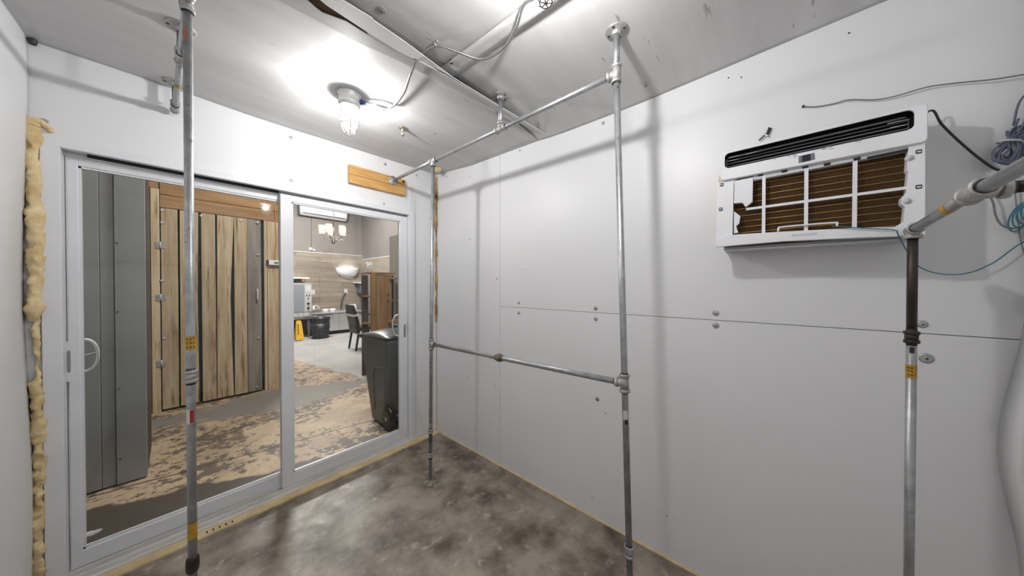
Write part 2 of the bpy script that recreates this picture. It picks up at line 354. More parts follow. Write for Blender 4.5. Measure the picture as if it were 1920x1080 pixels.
def panel(x0, x1, y0, y1, z0, z1, gl, gr, gb, gt, lst):
    b = MB(); ym = (y0 + y1) / 2
    b.box((x0, y0, z0), (gl, y1, z1), 0.003, 2); b.box((gr, y0, z0), (x1, y1, z1), 0.003, 2)
    b.box((gl - 0.001, y0 + 0.0006, z0), (gr + 0.001, y1, gb), 0.003, 2); b.box((gl - 0.001, y0 + 0.0006, gt), (gr + 0.001, y1, z1), 0.003, 2)
    # glazing bead step
    e = 0.008
    for (A, B) in [((gl - 0.002, ym - 0.010, gb), (gl + e, ym + 0.010, gt)), ((gr - e, ym - 0.010, gb), (gr + 0.002, ym + 0.010, gt)),
                   ((gl, ym - 0.010, gb - 0.002), (gr, ym + 0.010, gb + e)), ((gl, ym - 0.010, gt - e), (gr, ym + 0.010, gt + 0.002))]:
        b.box(A, B)
    p = b.build('sliding_panel', m_vinyl, door)
    b = MB(); b.box((gl, ym - 0.003, gb), (gr, ym + 0.003, gt)); b.build('glass_pane', m_glass, p)
    return p
pL = panel(-1.990, -1.165, 0.058, 0.092, 0.050, 2.008, -1.958, -1.185, 0.128, 1.968, 0)
pR = panel(-1.197, -0.294, 0.012, 0.044, 0.044, 2.006, -1.135, -0.362, 0.128, 1.962, 0)
# dark strip standing in for the shaded gap beside the right panel
b = MB(); b.box((-0.2945, 0.020, 0.05), (-0.2905, 0.044, 2.0)); b.build('jamb_gap_shade', m_dark, door)
b = MB(); b.box((-0.2985, 0.013, 0.98), (-0.2925, 0.020, 1.08)); b.build('latch_plate', m_dark, pR)
def pull(px0, py0, px1, py1, y, parent):
    p0, p1 = H(px0, py0, 1, y), H(px1, py1, 1, y)
    cx, cz, hw, hh = (p0.x + p1.x) / 2, (p0.z + p1.z) / 2, abs(p1.x - p0.x) / 2, abs(p1.z - p0.z) / 2
    b = MB(); ring = lambda hw, hh: [(cx + hw * (math.copysign(abs(math.cos(a)) ** 0.6, math.cos(a))), y, cz + hh * math.copysign(abs(math.sin(a)) ** 0.35, math.sin(a))) for a in [2 * math.pi * k / 24 for k in range(24)]]
    b.prism([(x, y - 0.004, z) for x, y, z in ring(hw, hh)], (0, 0.005, 0)); pl = b.build('pull_plate', m_vinyl, parent)
    b = MB(); b.prism([(x, y - 0.0048, z) for x, y, z in ring(hw * 0.5, hh * 0.55)], (0, 0.002, 0)); b.build('pull_recess', mat('shadow_plastic', srgb(140, 142, 146), rough=0.5), parent)
pull(121.5, 640, 137, 715, 0.058, pL); pull(754, 598, 763, 642, 0.012, pR)
def arc(xs, xa, z0, z1, y, parent):
    b = MB(); pts = []
    for k in range(17):
        a = math.pi * k / 16; pts.append((xs + (xa - xs) * math.sin(a) ** 0.8, y, (z0 + z1) / 2 + (z1 - z0) / 2 * math.cos(a)))
    b.tube(pts, 0.006, 10); b.tube([((xs), y, (z0 + z1) / 2), (xa, y, (z0 + z1) / 2 + 0.012)], 0.003, 8)
    b.box((xs - 0.012 if xa > xs else xs, y - 0.03, z0), (xs if xa > xs else xs + 0.012, y + 0.004, z1), 0.003); b.build('arc_handle', m_vinyl, parent)
arc(-1.962, -1.915, 0.975, 1.135, 0.12, pL); arc(-0.352, -0.405, 0.955, 1.14, 0.07, pR)
# foam smear left on the glass
b = MB(); pts = [H(px, py, 1, 0.071) for px, py in [(150, 1008), (158, 1006), (166, 1001), (175, 999), (185, 994), (188, 991)]]
b.tube(spline(pts, 4), [0.004, 0.006, 0.008, 0.009, 0.009, 0.01, 0.010, 0.012, 0.010, 0.010, 0.012, 0.012, 0.011, 0.010, 0.011, 0.010, 0.010, 0.010, 0.009, 0.008, 0.004], 8)
for v in b.bm.verts: v.co += noise.noise_vector(v.co * 60) * 0.004; v.co.y = 0.0715 - abs(v.co.y - 0.0715) * 0.4
b.build('foam_smear', mat('white_foam', (0.85, 0.85, 0.85, 1), rough=0.8), pL)

# ------------------------------------------------------------------ pipe racks
PR = 0.0125
def pipe(a, b_, parent, m=None, r=PR):
    b = MB(); b.cyl(a, b_, r, 20); return b.build('pipe', m or m_galv, parent)
def collar(b, p, d, r, l):
    d = V(d).normalized(); p = V(p)
    b.lathe([(r * 0.8, -l / 2), (r, -l / 2), (r * 1.05, -l / 4), (r * 1.05, l / 4), (r, l / 2), (r * 0.8, l / 2)], p, d, 20)
def tee(p, run, branches, parent, r=PR, m=None, L=0.031):
    b = MB(); p = V(p); run = V(run).normalized()
    b.cyl(p - run * L, p + run * L, r * 1.32, 20)
    for s in (-1, 1): collar(b, p + run * s * L, run, r * 1.55, 0.012)
    for br in branches:
        br = V(br).normalized(); b.cyl(p, p + br * L, r * 1.32, 20); collar(b, p + br * L, br, r * 1.55, 0.012)
    o = b.build('tee_fitting', m or m_fit, parent)
    for d in [run, -run] + [V(x).normalized() for x in branches]:
        MB().cyl(p + d * (L + 0.004), p + d * (L + 0.011), r * 1.04, 20).build('thread', m_thread, o)
    return o
def coupling(p, d, parent, r=PR, l=0.036, m=None):
    b = MB(); d = V(d).normalized(); p = V(p); b.cyl(p - d * l / 2, p + d * l / 2, r * 1.28, 20)
    for s in (-1, 1): collar(b, p + d * s * l / 2, d, r * 1.45, 0.010)
    o = b.build('coupling', m or m_fit, parent)
    b = MB(); b.cyl(p - d * (l / 2 + 0.012), p + d * (l / 2 + 0.012), r * 1.03, 20); b.build('thread', m_thread, o); return o
def flange(p, nrm, parent, r=PR, R=0.044, m=None):
    """pipe flange whose plate rests on a surface at p, nrm points away from the surface"""
    p = V(p); nrm = V(nrm).normalized(); b = MB()
    b.lathe([(0, 0), (R, 0), (R, 0.004), (R * 0.96, 0.006), (r * 1.8, 0.007), (r * 1.5, 0.012), (r * 1.45, 0.020), (r * 1.2, 0.021), (0, 0.021)], p, nrm, 28)
    o = b.build('floor_flange', m or m_fit, parent)
    u = nrm.orthogonal().normalized(); q = nrm.cross(u)
    for k in range(4):
        a = math.pi / 4 + k * math.pi / 2; c = p + (u * math.cos(a) + q * math.sin(a)) * R * 0.74
        b = MB(); b.lathe([(0, 0.0095), (0.004, 0.009), (0.0055, 0.0065), (0.0055, 0.005)], c, nrm, 8); b.build('bolt', m_screw, o)
    return o
def sticker(a, b_, r, parent, m, frac=1.0, off=0.0, name='sticker'):
    """sleeve-like paper label around a pipe between a and b_"""
    a, b_ = V(a), V(b_); b = MB(); ax = (b_ - a).normalized()
    tocam = (CAM - (a + b_) / 2); u = (tocam - ax * tocam.dot(ax)).normalized(); q = ax.cross(u); n = 14
    rows = []
    for e in (a, b_):
        rows.append([b.bm.verts.new(e + (u * math.cos(t) + q * math.sin(t)) * (r + 0.0006)) for t in [off + (-1 + 2 * k / n) * math.pi * frac for k in range(n + 1)]])
    for k in range(n):
        f = b.bm.faces.new((rows[0][k], rows[0][k + 1], rows[1][k + 1], rows[1][k])); f.smooth = True
    return b.build(name, m, parent)

# --- rack beside the right wall
RX = -0.465
A0, A1 = V((RX - 0.008, -0.608, 0)), V((RX, -0.640, 2.268))
B0, B1 = V((RX, -2.008, 0)), V((RX, -1.940, 2.262))
rk = thing('pipe_rack', (RX, -1.3, 0), 'galvanised pipe rack with a mid rail standing along the right wall', 'pipe rack')
la = lambda P, Q, z: P + (Q - P) * ((z - P.z) / (Q.z - P.z))
zc = zrear(RX, -1.94); am = la(A0, A1, 0.987); bm_ = la(B0, B1, 1.006)
pipe(A0 + V((0, 0, 0.012)), A1, rk); pipe(B0 + V((0, 0, 0.012)), B1, rk)
W0 = V((-0.448, -0.0335, 2.276))
pipe(W0, A1, rk); pipe(A1, B1, rk); pipe(am, bm_, rk)
pipe(B1, (RX, -1.940, zc - 0.01), rk)
mid = V((RX, -1.290, 2.266)); zm = zrear(RX, -1.30); pipe(mid, (RX, -1.290, zm - 0.01), rk)
tee(A1, (0, -1, 0), [(0, 0, -1)], rk); tee(B1, (0, 0, 1), [(0, 1, 0)], rk); tee(mid, (0, 1, 0), [(0, 0, 1)], rk)
tee(am, A1 - A0, [bm_ - am], rk); tee(bm_, B1 - B0, [am - bm_], rk)
flange((W0.x, -0.0335, W0.z), (0, -1, 0.05), rk, R=0.040); flange((RX, -1.940, zc), (0, 0, -1), rk); flange((RX, -1.290, zm), (0, 0, -1), rk)
flange(A0, (0, 0, 1), rk, R=0.045, m=mat('chalky_flange', srgb(165, 160, 150), srgb(125, 120, 112), 30, 0.7)); flange(B0, (0, 0, 1), rk)
dm = (bm_ - am).normalized(); un = am + dm * 0.66
b = MB(); b.lathe([(PR, -0.026), (PR * 1.45, -0.026), (PR * 1.45, -0.012), (PR * 1.8, -0.010), (PR * 1.95, 0), (PR * 1.8, 0.010), (PR * 1.4, 0.012), (PR * 1.4, 0.024), (PR, 0.024)], un, dm, 8, False); b.build('union_fitting', m_brass, rk)
coupling(la(A0, A1, 0.37), A1 - A0, rk, l=0.02); coupling(la(A0, A1, 0.20), A1 - A0, rk, l=0.022)
coupling(la(B0, B1, 0.335), B1 - B0, rk, l=0.034)
b = MB(); b.cyl(la(A0, A1, 0.17), la(A0, A1, 0.43), PR * 1.02, 20); b.build('tar_stain', mat('tarry_smear', (0.02, 0.02, 0.02, 1), (0.25, 0.25, 0.25, 1), 26, 0.6, stretch=(1, 1, 0.35)), rk)
sticker(la(B0, B1, 0.86), la(B0, B1, 0.90), PR, rk, m_whitest, 0.25); sticker(la(B0, B1, 0.845), la(B0, B1, 0.865), PR, rk, m_cblk, 0.14, 0.2)

# --- rack by the glass door, seen end on
lk = thing('pipe_rack', (-1.626, -1.0, 0), 'galvanised pipe post with yellow stickers in front of the left door panel', 'pipe rack')
L0, L1 = V((-1.626, -1.0, 0)), V((-1.626, -1.0, 2.318))
LE = V((-1.652, -0.058, 2.325)); r2 = 0.0112
pipe(L0 + V((0, 0, 0.012)), L1, lk, r=r2); pipe(L1, LE, lk, r=r2); flange(L0, (0, 0, 1), lk)
tee(L1, LE - L1, [(0, 0, -1)], lk, r=r2)
for yy, zz in [(-0.615, None), (-0.075, None)]:
    t = (yy - L1.y) / (LE.y - L1.y); q = L1 + (LE - L1) * t; zt = zfront(q.x, yy)
    tee(q, LE - L1, [(0, 0, 1)], lk, r=r2); pipe(q, (q.x, yy, zt - 0.01), lk, r=r2); flange((q.x, yy, zt), (0, 0, -1), lk, R=0.046)
coupling(V((-1.626, -1.0, 1.104)), (0, 0, 1), lk, r=r2, l=0.030); 
b = MB(); b.tube([(-1.626, -1.0, z) for z in (0.462, 0.470, 0.488, 0.508, 0.514)], [r2 * 1.1, r2 * 1.4, r2 * 1.5, r2 * 1.4, r2 * 1.05], 18); b.build('tape_wrap', m_black, lk)
LZ = lambda py: H(360, py, 1, -1.0).z
sticker((-1.626, -1.0, LZ(655)), (-1.626, -1.0, LZ(630)), r2, lk, m_yel)
for k in range(3):
    for zz in (LZ(650), LZ(642), LZ(635)):
        sticker((-1.626, -1.0, zz - 0.0022), (-1.626, -1.0, zz + 0.0022), r2 + 0.0003, lk, m_ink2, 0.05, -0.7 + 0.7 * k, 'sticker_print')
sticker((-1.626, -1.0, LZ(1008)), (-1.626, -1.0, LZ(978)), r2, lk, m_yel, 0.5, 0.6)
sticker((-1.626, -1.0, LZ(792)), (-1.626, -1.0, LZ(766)), r2, lk, m_whitest, 0.24, -0.35); sticker((-1.626, -1.0, LZ(791)), (-1.626, -1.0, LZ(767)), r2 + 0.0003, lk, m_red, 0.12, 0.1)
q = L1 + (LE - L1) * 0.66; sticker(q, q + (LE - L1) * 0.035, r2, lk, m_yel)
sticker((-1.626, -1.0, 2.18), (-1.626, -1.0, 2.225), r2, lk, mat('orange_print', srgb(170, 90, 40), rough=0.6), 0.08, -0.5)

# --- rack under the air conditioner
ck = thing('pipe_rack', (-0.20, -2.738, 0), 'pipe post, black above and galvanised below, with a rail under the air conditioner', 'pipe rack')
P0, P1 = V((-0.20, -2.738, 0)), V((-0.20, -2.738, 1.566)); r3 = 0.0105
LP = H(1708, 632, 0, -0.2).z
pipe(P0 + V((0, 0, 0.01)), (P0.x, P0.y, LP), ck, r=r3); pipe((P0.x, P0.y, LP), P1, ck, m_black, r=r3); flange(P0, (0, 0, 1), ck)
coupling((P0.x, P0.y, LP), (0, 0, 1), ck, r=r3, l=0.026, m=m_black)
sticker((P0.x, P0.y, H(1708, 708, 0, -0.2).z), (P0.x, P0.y, H(1708, 683, 0, -0.2).z), r3, ck, m_yel)
for zz in (H(1708, 702, 0, -0.2).z, H(1708, 695, 0, -0.2).z, H(1708, 689, 0, -0.2).z):
    for k in range(2): sticker((P0.x, P0.y, zz - 0.002), (P0.x, P0.y, zz + 0.002), r3 + 0.0003, ck, m_ink2, 0.06, -0.5 + 0.6 * k, 'sticker_print')
sticker((P0.x, P0.y, H(1708, 661, 0, -0.2).z), (P0.x, P0.y, H(1708, 650, 0, -0.2).z), r3, ck, m_cblk, 0.14, 0.1)
TJ = V((-0.565, -2.738, 1.594)); RE = V((WX0 + 0.01, -2.738, 1.66)); r4 = 0.0120
b = MB(); d = (TJ - P1).normalized()                               # side-outlet elbow on the post
b.cyl(P1 - d * 0.016, P1 + d * 0.022, r3 * 1.45, 20); b.cyl(P1 - V((0, 0, 0.022)), P1, r3 * 1.4, 20); collar(b, P1 + d * 0.022, d, r3 * 1.6, 0.010); collar(b, P1 - V((0, 0, 0.020)), (0, 0, 1), r3 * 1.75, 0.012)
b.build('elbow_fitting', m_fit, ck)
pipe(P1, TJ, ck, r=r4); pipe(TJ, RE, ck, r=r4 * 1.05); flange((WX0 + 0.006, RE.y, RE.z), (1, 0, 0), ck)
tee(TJ, d, [(0, -1, 0.0)], ck, r=r4 * 1.05); pipe(TJ, (TJ.x, WYB + 0.012, TJ.z), ck, m_black, r=r4); flange((TJ.x, WYB + 0.006, TJ.z), (0, 1, 0), ck)
q = P1 + (TJ - P1) * 0.63; sticker(q, q + (TJ - P1) * 0.075, r4, ck, m_yel)

# wood board on the front wall behind the rail flange
p0, p1 = H(653, 311, 1, -0.02), H(757, 368, 1, -0.02)
bd = thing('mounting_board', ((-0.785 - 0.335) / 2, 0, 2.24), 'short pine board on the wall above the door holding a pipe flange', 'board')
b = MB(); b.box((-0.790, -0.0335, 2.243), (-0.333, -0.0005, 2.312), 0.002, 1); b.build('plank', m_pine, bd)
b = MB(); b.box((-0.790, -0.033, 2.176), (-0.333, -0.0005, 2.2418), 0.002, 1); b.build('plank', m_pine, bd)
b = MB(); b.lathe([(0, 0.001), (0.012, 0.0005), (0.012, 0)], (-0.355, -0.0336, 2.292), (0, -1, 0), 12); b.build('knot', m_rust, bd)

# ------------------------------------------------------------------ ceiling lamps
def jar_lamp(x, y, zt, label, conn):
    t = thing('ceiling_lamp', (x, y, zt), label, 'lamp', 'caged jar lamps')
    tip = zt - 0.222
    b = MB(); b.lathe([(0, 0), (0.058, 0), (0.058, -0.006), (0.053, -0.012), (0.051, -0.045), (0.054, -0.048), (0.054, -0.056), (0.050, -0.060), (0.050, -0.072), (0.044, -0.074), (0, -0.074)], (x, y, zt), (0, 0, 1), 32); b.build('base', m_alu, t)
    for k in range(2):
        b = MB(); b.lathe([(0.006, 0.0), (0.006, -0.006), (0, -0.006)], (x + (0.05 if k else -0.05) * 0.9, y + 0.03, zt - 0.003), (0, 0, 1), 8); b.build('mount_screw', m_rust, t)
    b = MB(); prof = [(0.0385, -0.074)] + [(0.0385, -0.074 - 0.085 * k / 4) for k in range(1, 5)] + [(0.0385 * math.cos(a), -0.160 - 0.046 * math.sin(a)) for a in [math.pi / 2 * k / 8 for k in range(1, 8)]] + [(0, -0.206)]
    b.lathe(prof, (x, y, zt), (0, 0, 1), 28); b.build('globe', m_globe, t)
    bl = bpy.data.lights.new('bulb', 'POINT'); bl.energy = LAMP; bl.shadow_soft_size = 0.024; bl.color = (1, 0.985, 0.97)
    bo = bpy.data.objects.new('bulb', bl); C.objects.link(bo); bo.location = (x, y, zt - 0.115); bo.parent = t; bo.matrix_parent_inverse = t.matrix_world.inverted()
    b = MB()
    for h_, r_ in [(-0.082, 0.047), (-0.105, 0.047), (-0.135, 0.046), (-0.165, 0.044), (-0.213, 0.018)]:
        b.tube([(x + r_ * math.cos(a), y + r_ * math.sin(a), zt + h_) for a in [2 * math.pi * k / 24 for k in range(24)]], 0.0021, 6, closed=True)
    for k in range(6):
        a = k * math.pi / 3 + 0.3; ca, sa = math.cos(a), math.sin(a)
        b.tube([(x + r_ * ca, y + r_ * sa, zt + h_) for r_, h_ in [(0.049, -0.066), (0.0475, -0.105), (0.0465, -0.14), (0.043, -0.17), (0.032, -0.198), (0.018, -0.213), (0.0, -0.216)]], 0.0021, 6)
    b.build('wire_guard', mat('guard_metal', (0.25, 0.25, 0.26, 1), rough=0.5, metal=0.3), t)
    d = V(conn).normalized(); p = V((x, y, zt - 0.028)) + d * 0.05
    b = MB(); b.cyl(p, p + d * 0.016, 0.013, 8); b.cyl(p + d * 0.012, p + d * 0.028, 0.009, 12); b.build('conduit_connector', m_blue, t)
    return p + d * 0.028
l1 = (-1.027, -0.692); l2 = (-0.945, -1.925)
z1, z2 = zfront(*l1), zrear(*l2) - 0.012
c1 = jar_lamp(l1[0], l1[1], z1, 'caged jar lamp on the ceiling nearer the sliding door', (0.72, -0.35, 0))
c2 = jar_lamp(l2[0], l2[1], z2, 'caged jar lamp on the ceiling between the pipe racks, farther from the door', (-0.3, -0.95, 0))
# flexible conduit between the lamps
def conduit(name, pts, label, r=0.0062, n=26):
    P = spline(pts, n); t = tag(MB().tube(P, r * 0.86, 10).build(name, m_conduit), label, 'conduit')
    b = MB(); L = 0; step = 0.0065; acc = 0
    for a, c in zip(P, P[1:]):
        sg = (c - a).length; dr = (c - a).normalized(); u = dr.orthogonal().normalized(); q = dr.cross(u)
        while acc < sg:
            ctr = a + dr * acc; b.tube([ctr - dr * 0.0019, ctr, ctr + dr * 0.0019], [r * 0.88, r * 1.06, r * 0.88], 8, caps=False); acc += step
        acc -= sg
    tag(b.build('conduit_ribs', m_conduit, t), kind='stuff'); return t
ZC = lambda px, py, dz: (lambda p: H(px, py, 2, (zfront(p.x, p.y) if p.y > -1.2 else zrear(p.x, p.y)) - dz))(H(px, py, 2, 2.42))
cpts = [c1, ZC(705, 196, 0.030), ZC(733, 201, 0.024), ZC(756, 176, 0.03), ZC(770, 138, 0.045), ZC(788, 104, 0.04), ZC(820, 86, 0.014), ZC(856, 97, 0.03), ZC(903, 111, 0.045), ZC(942, 92, 0.05), ZC(967, 53, 0.04), ZC(984, 5, 0.03)]
pe = cpts[-1]; cpts += [V((pe.x - 0.005, pe.y - 0.10, pe.z)), V((c2.x - 0.02, c2.y - 0.07, c2.z)), c2]
cdt = conduit('flexible_conduit', cpts, 'ribbed metal conduit looping across the ceiling between the two lamps')
p = ZC(818, 82, 0.006); b = MB(); b.box(p + V((-0.012, -0.004, -0.012)), p + V((0.012, 0.004, 0.005)), 0.002); b.cyl(p + V((-0.004, -0.012, -0.003)), p + V((-0.004, -0.012, 0.008)), 0.005, 8); b.build('clamp', m_washer, cdt)
b = MB(); b.lathe([(0, -0.012), (0.008, -0.010), (0.011, -0.003), (0.011, 0.004)], ZC(847, 115, 0.004), (0, 0, 1), 8); tag(b.build('junction_bolt', m_screw), 'dark bolt head beside the joint strip on the ceiling', 'bolt')
q = ZC(622, 8, 0.03)
lp = [q + V((0.035 * math.cos(a), 0.01 * math.sin(a) - 0.02 * math.cos(a), 0.03 + 0.035 * math.sin(a))) for a in [math.pi * (1.0 + k / 10) for k in range(11)]]
lp = [lp[0] + V((-0.02, -0.12, 0.01)), ] + lp + [lp[-1] + V((0.02, -0.14, 0.0))]
conduit('flexible_conduit', lp, 'short loop of ribbed conduit hanging below the ceiling joint strip', n=8)
# sprinkler
sp = ZC(755, 240, 0.0); t = thing('sprinkler_head', sp, 'small metal sprinkler head on the ceiling beside the lamp', 'sprinkler')
m_spr = mat('rusty_chrome', (0.45, 0.42, 0.38, 1), (0.25, 0.18, 0.12, 1), 60, 0.35, 0.7)
b = MB(); b.lathe([(0, 0), (0.026, 0), (0.024, -0.006), (0.014, -0.010), (0, -0.010)], sp, (0, 0, 1), 20); b.build('escutcheon', m_spr, t)
b = MB(); b.lathe([(0.010, -0.008), (0.010, -0.022), (0.007, -0.024), (0.003, -0.03), (0.003, -0.046), (0, -0.046)], sp, (0, 0, 1), 12)
for s in (-1, 1): b.tube(spline([sp + V((0.006 * s, 0, -0.020)), sp + V((0.011 * s, 0, -0.032)), sp + V((0.002 * s, 0, -0.047))], 4), 0.002, 6)
b.build('body', m_spr, t)
b = MB(); b.lathe([(0, -0.047), (0.011, -0.048), (0.011, -0.050), (0, -0.051)], sp, (0, 0, 1), 10); b.build('deflector', m_spr, t)
# dark bolt in the far left ceiling corner
b = MB(); b.lathe([(0, -0.018), (0.010, -0.016), (0.013, -0.004), (0.013, 0.004)], (-2.055, -0.03, 2.45), (0, 0, 1), 10); tag(b.build('corner_bolt', m_screw), 'dark bolt in the ceiling corner above the foam filled jamb', 'bolt')

# ------------------------------------------------------------------ air conditioner
AX = -0.150
m_lou = mat('louvre_black', (0.004, 0.004, 0.005, 1), rough=0.7, spec=0.15)
ac = thing('air_conditioner', (0, -2.52, 1.55), 'white window air conditioner with its front grille off, set through the wall', 'air conditioner')
def A(px, py, x=AX): return H(px, py, 0, x)
def acpoly(name, pts, x, th, m, parent=None, bev=0):
    b = MB(); b.prism([A(px, py, x) for px, py in pts], (th, 0, 0), bev); return b.build(name, m, parent or ac)
YL, YR, ZB, ZT = -2.258, -2.776, 1.552, 1.956
b = MB(); b.box((-0.100, YL - 0.006, ZB - 0.002), (0.0, YR + 0.006, ZT - 0.004), 0.006)
for k in range(3): b.box((-0.112 + 0.03 * k, YL - 0.012, ZB - 0.008), (-0.095 + 0.03 * k, YR + 0.012, ZB))
b.build('body', m_acg, ac)
zsl = 1.855                                                       # fascia over filter bay
# upper fascia with the louvre slot: ring of quads between outline and slot
def A2(y, z, x=AX): return V((x, y, z))
sl = [A(1358, 287), A(1716, 207), A(1704, 250), A(1364, 307)]
b = MB(); n = 64; cy, cz = -2.516, 1.905
sy0, sy1, sz0, sz1 = -2.272, -2.750, 1.884, 1.946
oy0, oy1, oz0, oz1 = YL, YR, 1.836, ZT
def rrect(y0, y1, z0, z1, r, n=10):
    pts = []
    for (cy_, cz_, a0) in [(y0 - r, z1 - r, 0), (y1 + r, z1 - r, 1), (y1 + r, z0 + r, 2), (y0 - r, z0 + r, 3)]:
        for k in range(n):
            a = math.pi / 2 * (a0 + k / (n - 1)); pts.append((cy_ + r * math.cos(a), cz_ + r * math.sin(a)))
    return pts
outer = rrect(oy0, oy1, oz0, oz1, 0.012); inner = rrect(sy0, sy1, sz0, sz1, 0.016)
layers = [[(AX + 0.05, p) for p in outer], [(AX + 0.006, p) for p in outer], [(AX, ((p[0] + (cy - p[0]) * 0.012), p[1] + (1.896 - p[1]) * 0.05)) for p in outer], [(AX + 0.001, p) for p in inner], [(AX + 0.007, (p[0], p[1])) for p in inner]]
vr = [[b.bm.verts.new((x, p[0], p[1])) for x, p in ly] for ly in layers]
for P, Q in zip(vr, vr[1:]):
    for k in range(len(P)):
        f = b.bm.faces.new((P[k], P[(k + 1) % len(P)], Q[(k + 1) % len(P)], Q[k])); f.smooth = False
b.build('fascia', m_acw, ac)
b = MB(); va, vb = [[b.bm.verts.new((x, p[0], p[1])) for p in inner] for x in (AX + 0.006, AX + 0.055)]
for k in range(len(va)): b.bm.faces.new((va[k], va[(k + 1) % len(va)], vb[(k + 1) % len(va)], vb[k]))
b.build('outlet_liner', m_lou, ac)
b = MB(); b.box((AX + 0.052, sy0 + 0.004, sz0 - 0.004), (AX + 0.056, sy1 - 0.004, sz1 + 0.004)); b.build('outlet_cavity', m_lou, ac)
for k in range(4):
    b = MB(); z = sz0 + 0.010 + k * 0.012; b.box((AX + 0.026, sy0 - 0.006, z), (AX + 0.046, sy1 + 0.006, z + 0.0016)); b.build('louvre', m_lou, ac)
for (px, py, qx, qy) in [(1366, 296, 1388, 291), (1366, 302, 1386, 298), (1398, 290, 1420, 284), (1664, 232, 1706, 223), (1668, 240, 1700, 233)]:
    p, q = A(px, py, AX + 0.012), A(qx, qy, AX + 0.012); b = MB(); b.tube([p, q], 0.0011, 6); b.build('vane_edge', m_acg, ac)
# control area
acpoly('display_frame', [(1497.5, 293), (1526.5, 286.5), (1528, 298.5), (1497.5, 305.5)], AX - 0.0012, 0.002, m_disp)
acpoly('display', [(1504, 291.8), (1519.5, 288.2), (1520, 300.6), (1504, 304)], AX - 0.0016, 0.002, m_acd)
b = MB()
for i in range(30):
    px = random.choice([random.uniform(1436, 1460), random.uniform(1476, 1493), random.uniform(1533, 1552), random.uniform(1554, 1561), random.uniform(1604, 1614)])
    base = 313 - (px - 1430) * 0.232; py = base - random.choice([0, 3.2, 5.5]) - 4
    p = A(px, py, AX - 0.0008); ww = random.uniform(0.001, 0.004); b.box(p + V((0, -ww, -0.0007)), p + V((0.001, ww, 0.0007)))
tag(b.build('control_print', m_ink, ac), kind='stuff')
# lower filter bay: bezel pieces
acpoly('left_bezel', [(1345.5, 343), (1376, 336), (1373.5, 440), (1342.5, 449)], AX + 0.012, 0.03, m_acw, bev=0.001)
acpoly('bay_header', [(1376, 334), (1470, 313), (1600, 286), (1700, 268), (1735, 268), (1735, 280), (1700, 282), (1600, 302), (1470, 327), (1376, 345)], AX + 0.014, 0.03, m_acg)
acpoly('right_bezel', [(1704, 272), (1735, 265), (1735, 436), (1600, 441), (1600, 434.5), (1680, 425), (1694, 416), (1697, 388), (1690, 383), (1690, 372), (1699, 363), (1703, 322), (1700, 320)], AX + 0.010, 0.03, m_acw, bev=0.001)
acpoly('bottom_rail', [(1342.5, 449), (1374, 440), (1470, 434), (1600, 427.5), (1735, 424), (1735, 441), (1600, 446), (1470, 452), (1342, 463)], AX + 0.004, 0.03, m_acw, bev=0.001)
acpoly('cover_box', [(1377, 340), (1412, 333), (1411, 378), (1398, 388), (1392, 380), (1376, 381)], AX + 0.008, 0.02, m_acw, bev=0.001)
acpoly('bracket', [(1376, 396), (1388, 405), (1386, 418), (1380, 424), (1384, 436), (1376, 437)], AX + 0.010, 0.02, m_acw)
# coil and its gold wires
b = MB(); b.box((-0.112, YL - 0.010, 1.562), (-0.101, YR + 0.010, 1.85)); b.build('coil', m_coil, ac)
yl0, yr0 = -2.312, -2.735
for k in range(10):
    z = 1.594 + k * 0.0232 + (0.006 if k >= 5 else 0); b = MB(); b.tube([(-0.1140, yl0 + 0.03, z), (-0.1140, yr0 - 0.02, z)], 0.0013, 6); b.build('filter_wire', m_gold, ac)
b = MB()
for px in (1432.5, 1512, 1603): 
    p, q = A(px, 315, AX + 0.018), A(px - 1, 445, AX + 0.018); b.box((AX + 0.014, p.y - 0.0052, 1.570), (AX + 0.022, p.y + 0.0052, 1.838))
b.box((AX + 0.0147, yl0 - 0.03, 1.7035), (AX + 0.0213, yr0 - 0.012, 1.7125)); b.build('filter_grid', m_acw, ac)
b = MB(); pz = [A(px, py, AX + 0.008) for px, py in [(1459, 434), (1460, 428), (1464, 426), (1500, 422.5), (1566, 417.5), (1569, 420), (1570, 425)]]; b.tube(spline(pz, 4), 0.0032, 8); b.build('filter_handle', m_acw, ac)
for px, py in [(1353, 346), (1351, 392), (1723, 284), (1723, 350)]:
    p = A(px, py, AX + 0.0085); b = MB(); b.box(p + V((0, -0.006, -0.006)), p + V((0.004, 0.006, 0.006)), 0.001); c = b.build('clip_slot', m_acd, ac)
    b = MB(); b.box(p + V((-0.001, -0.004, -0.0025)), p + V((0.003, 0.004, 0.0015))); b.build('clip_tongue', m_acw, c)
for px, py in [(1426, 328), (1471, 321), (1510, 313), (1551, 308), (1607, 298)]:
    p = A(px, py, AX + 0.0125); b = MB(); b.box(p + V((0, -0.008, -0.004)), p + V((0.004, 0.008, 0.005))); b.build('header_slot', m_acd, ac)
acpoly('header_gap', [(1626, 294), (1704, 278), (1702, 283), (1626, 298.5)], AX + 0.0125, 0.003, m_acd); acpoly('header_gap', [(1381, 334.5), (1413, 327.5), (1413, 331), (1381, 338)], AX + 0.0125, 0.003, m_acd)
for px, py in [(1706, 296), (1701, 377)]:
    p = A(px, py, AX + 0.008); b = MB(); b.lathe([(0, 0.003), (0.004, 0.003), (0.0045, 0.0), (0.009, 0.0), (0.010, -0.006)], p, (-1, 0, 0), 14); b.build('screw_boss', m_acg, ac)
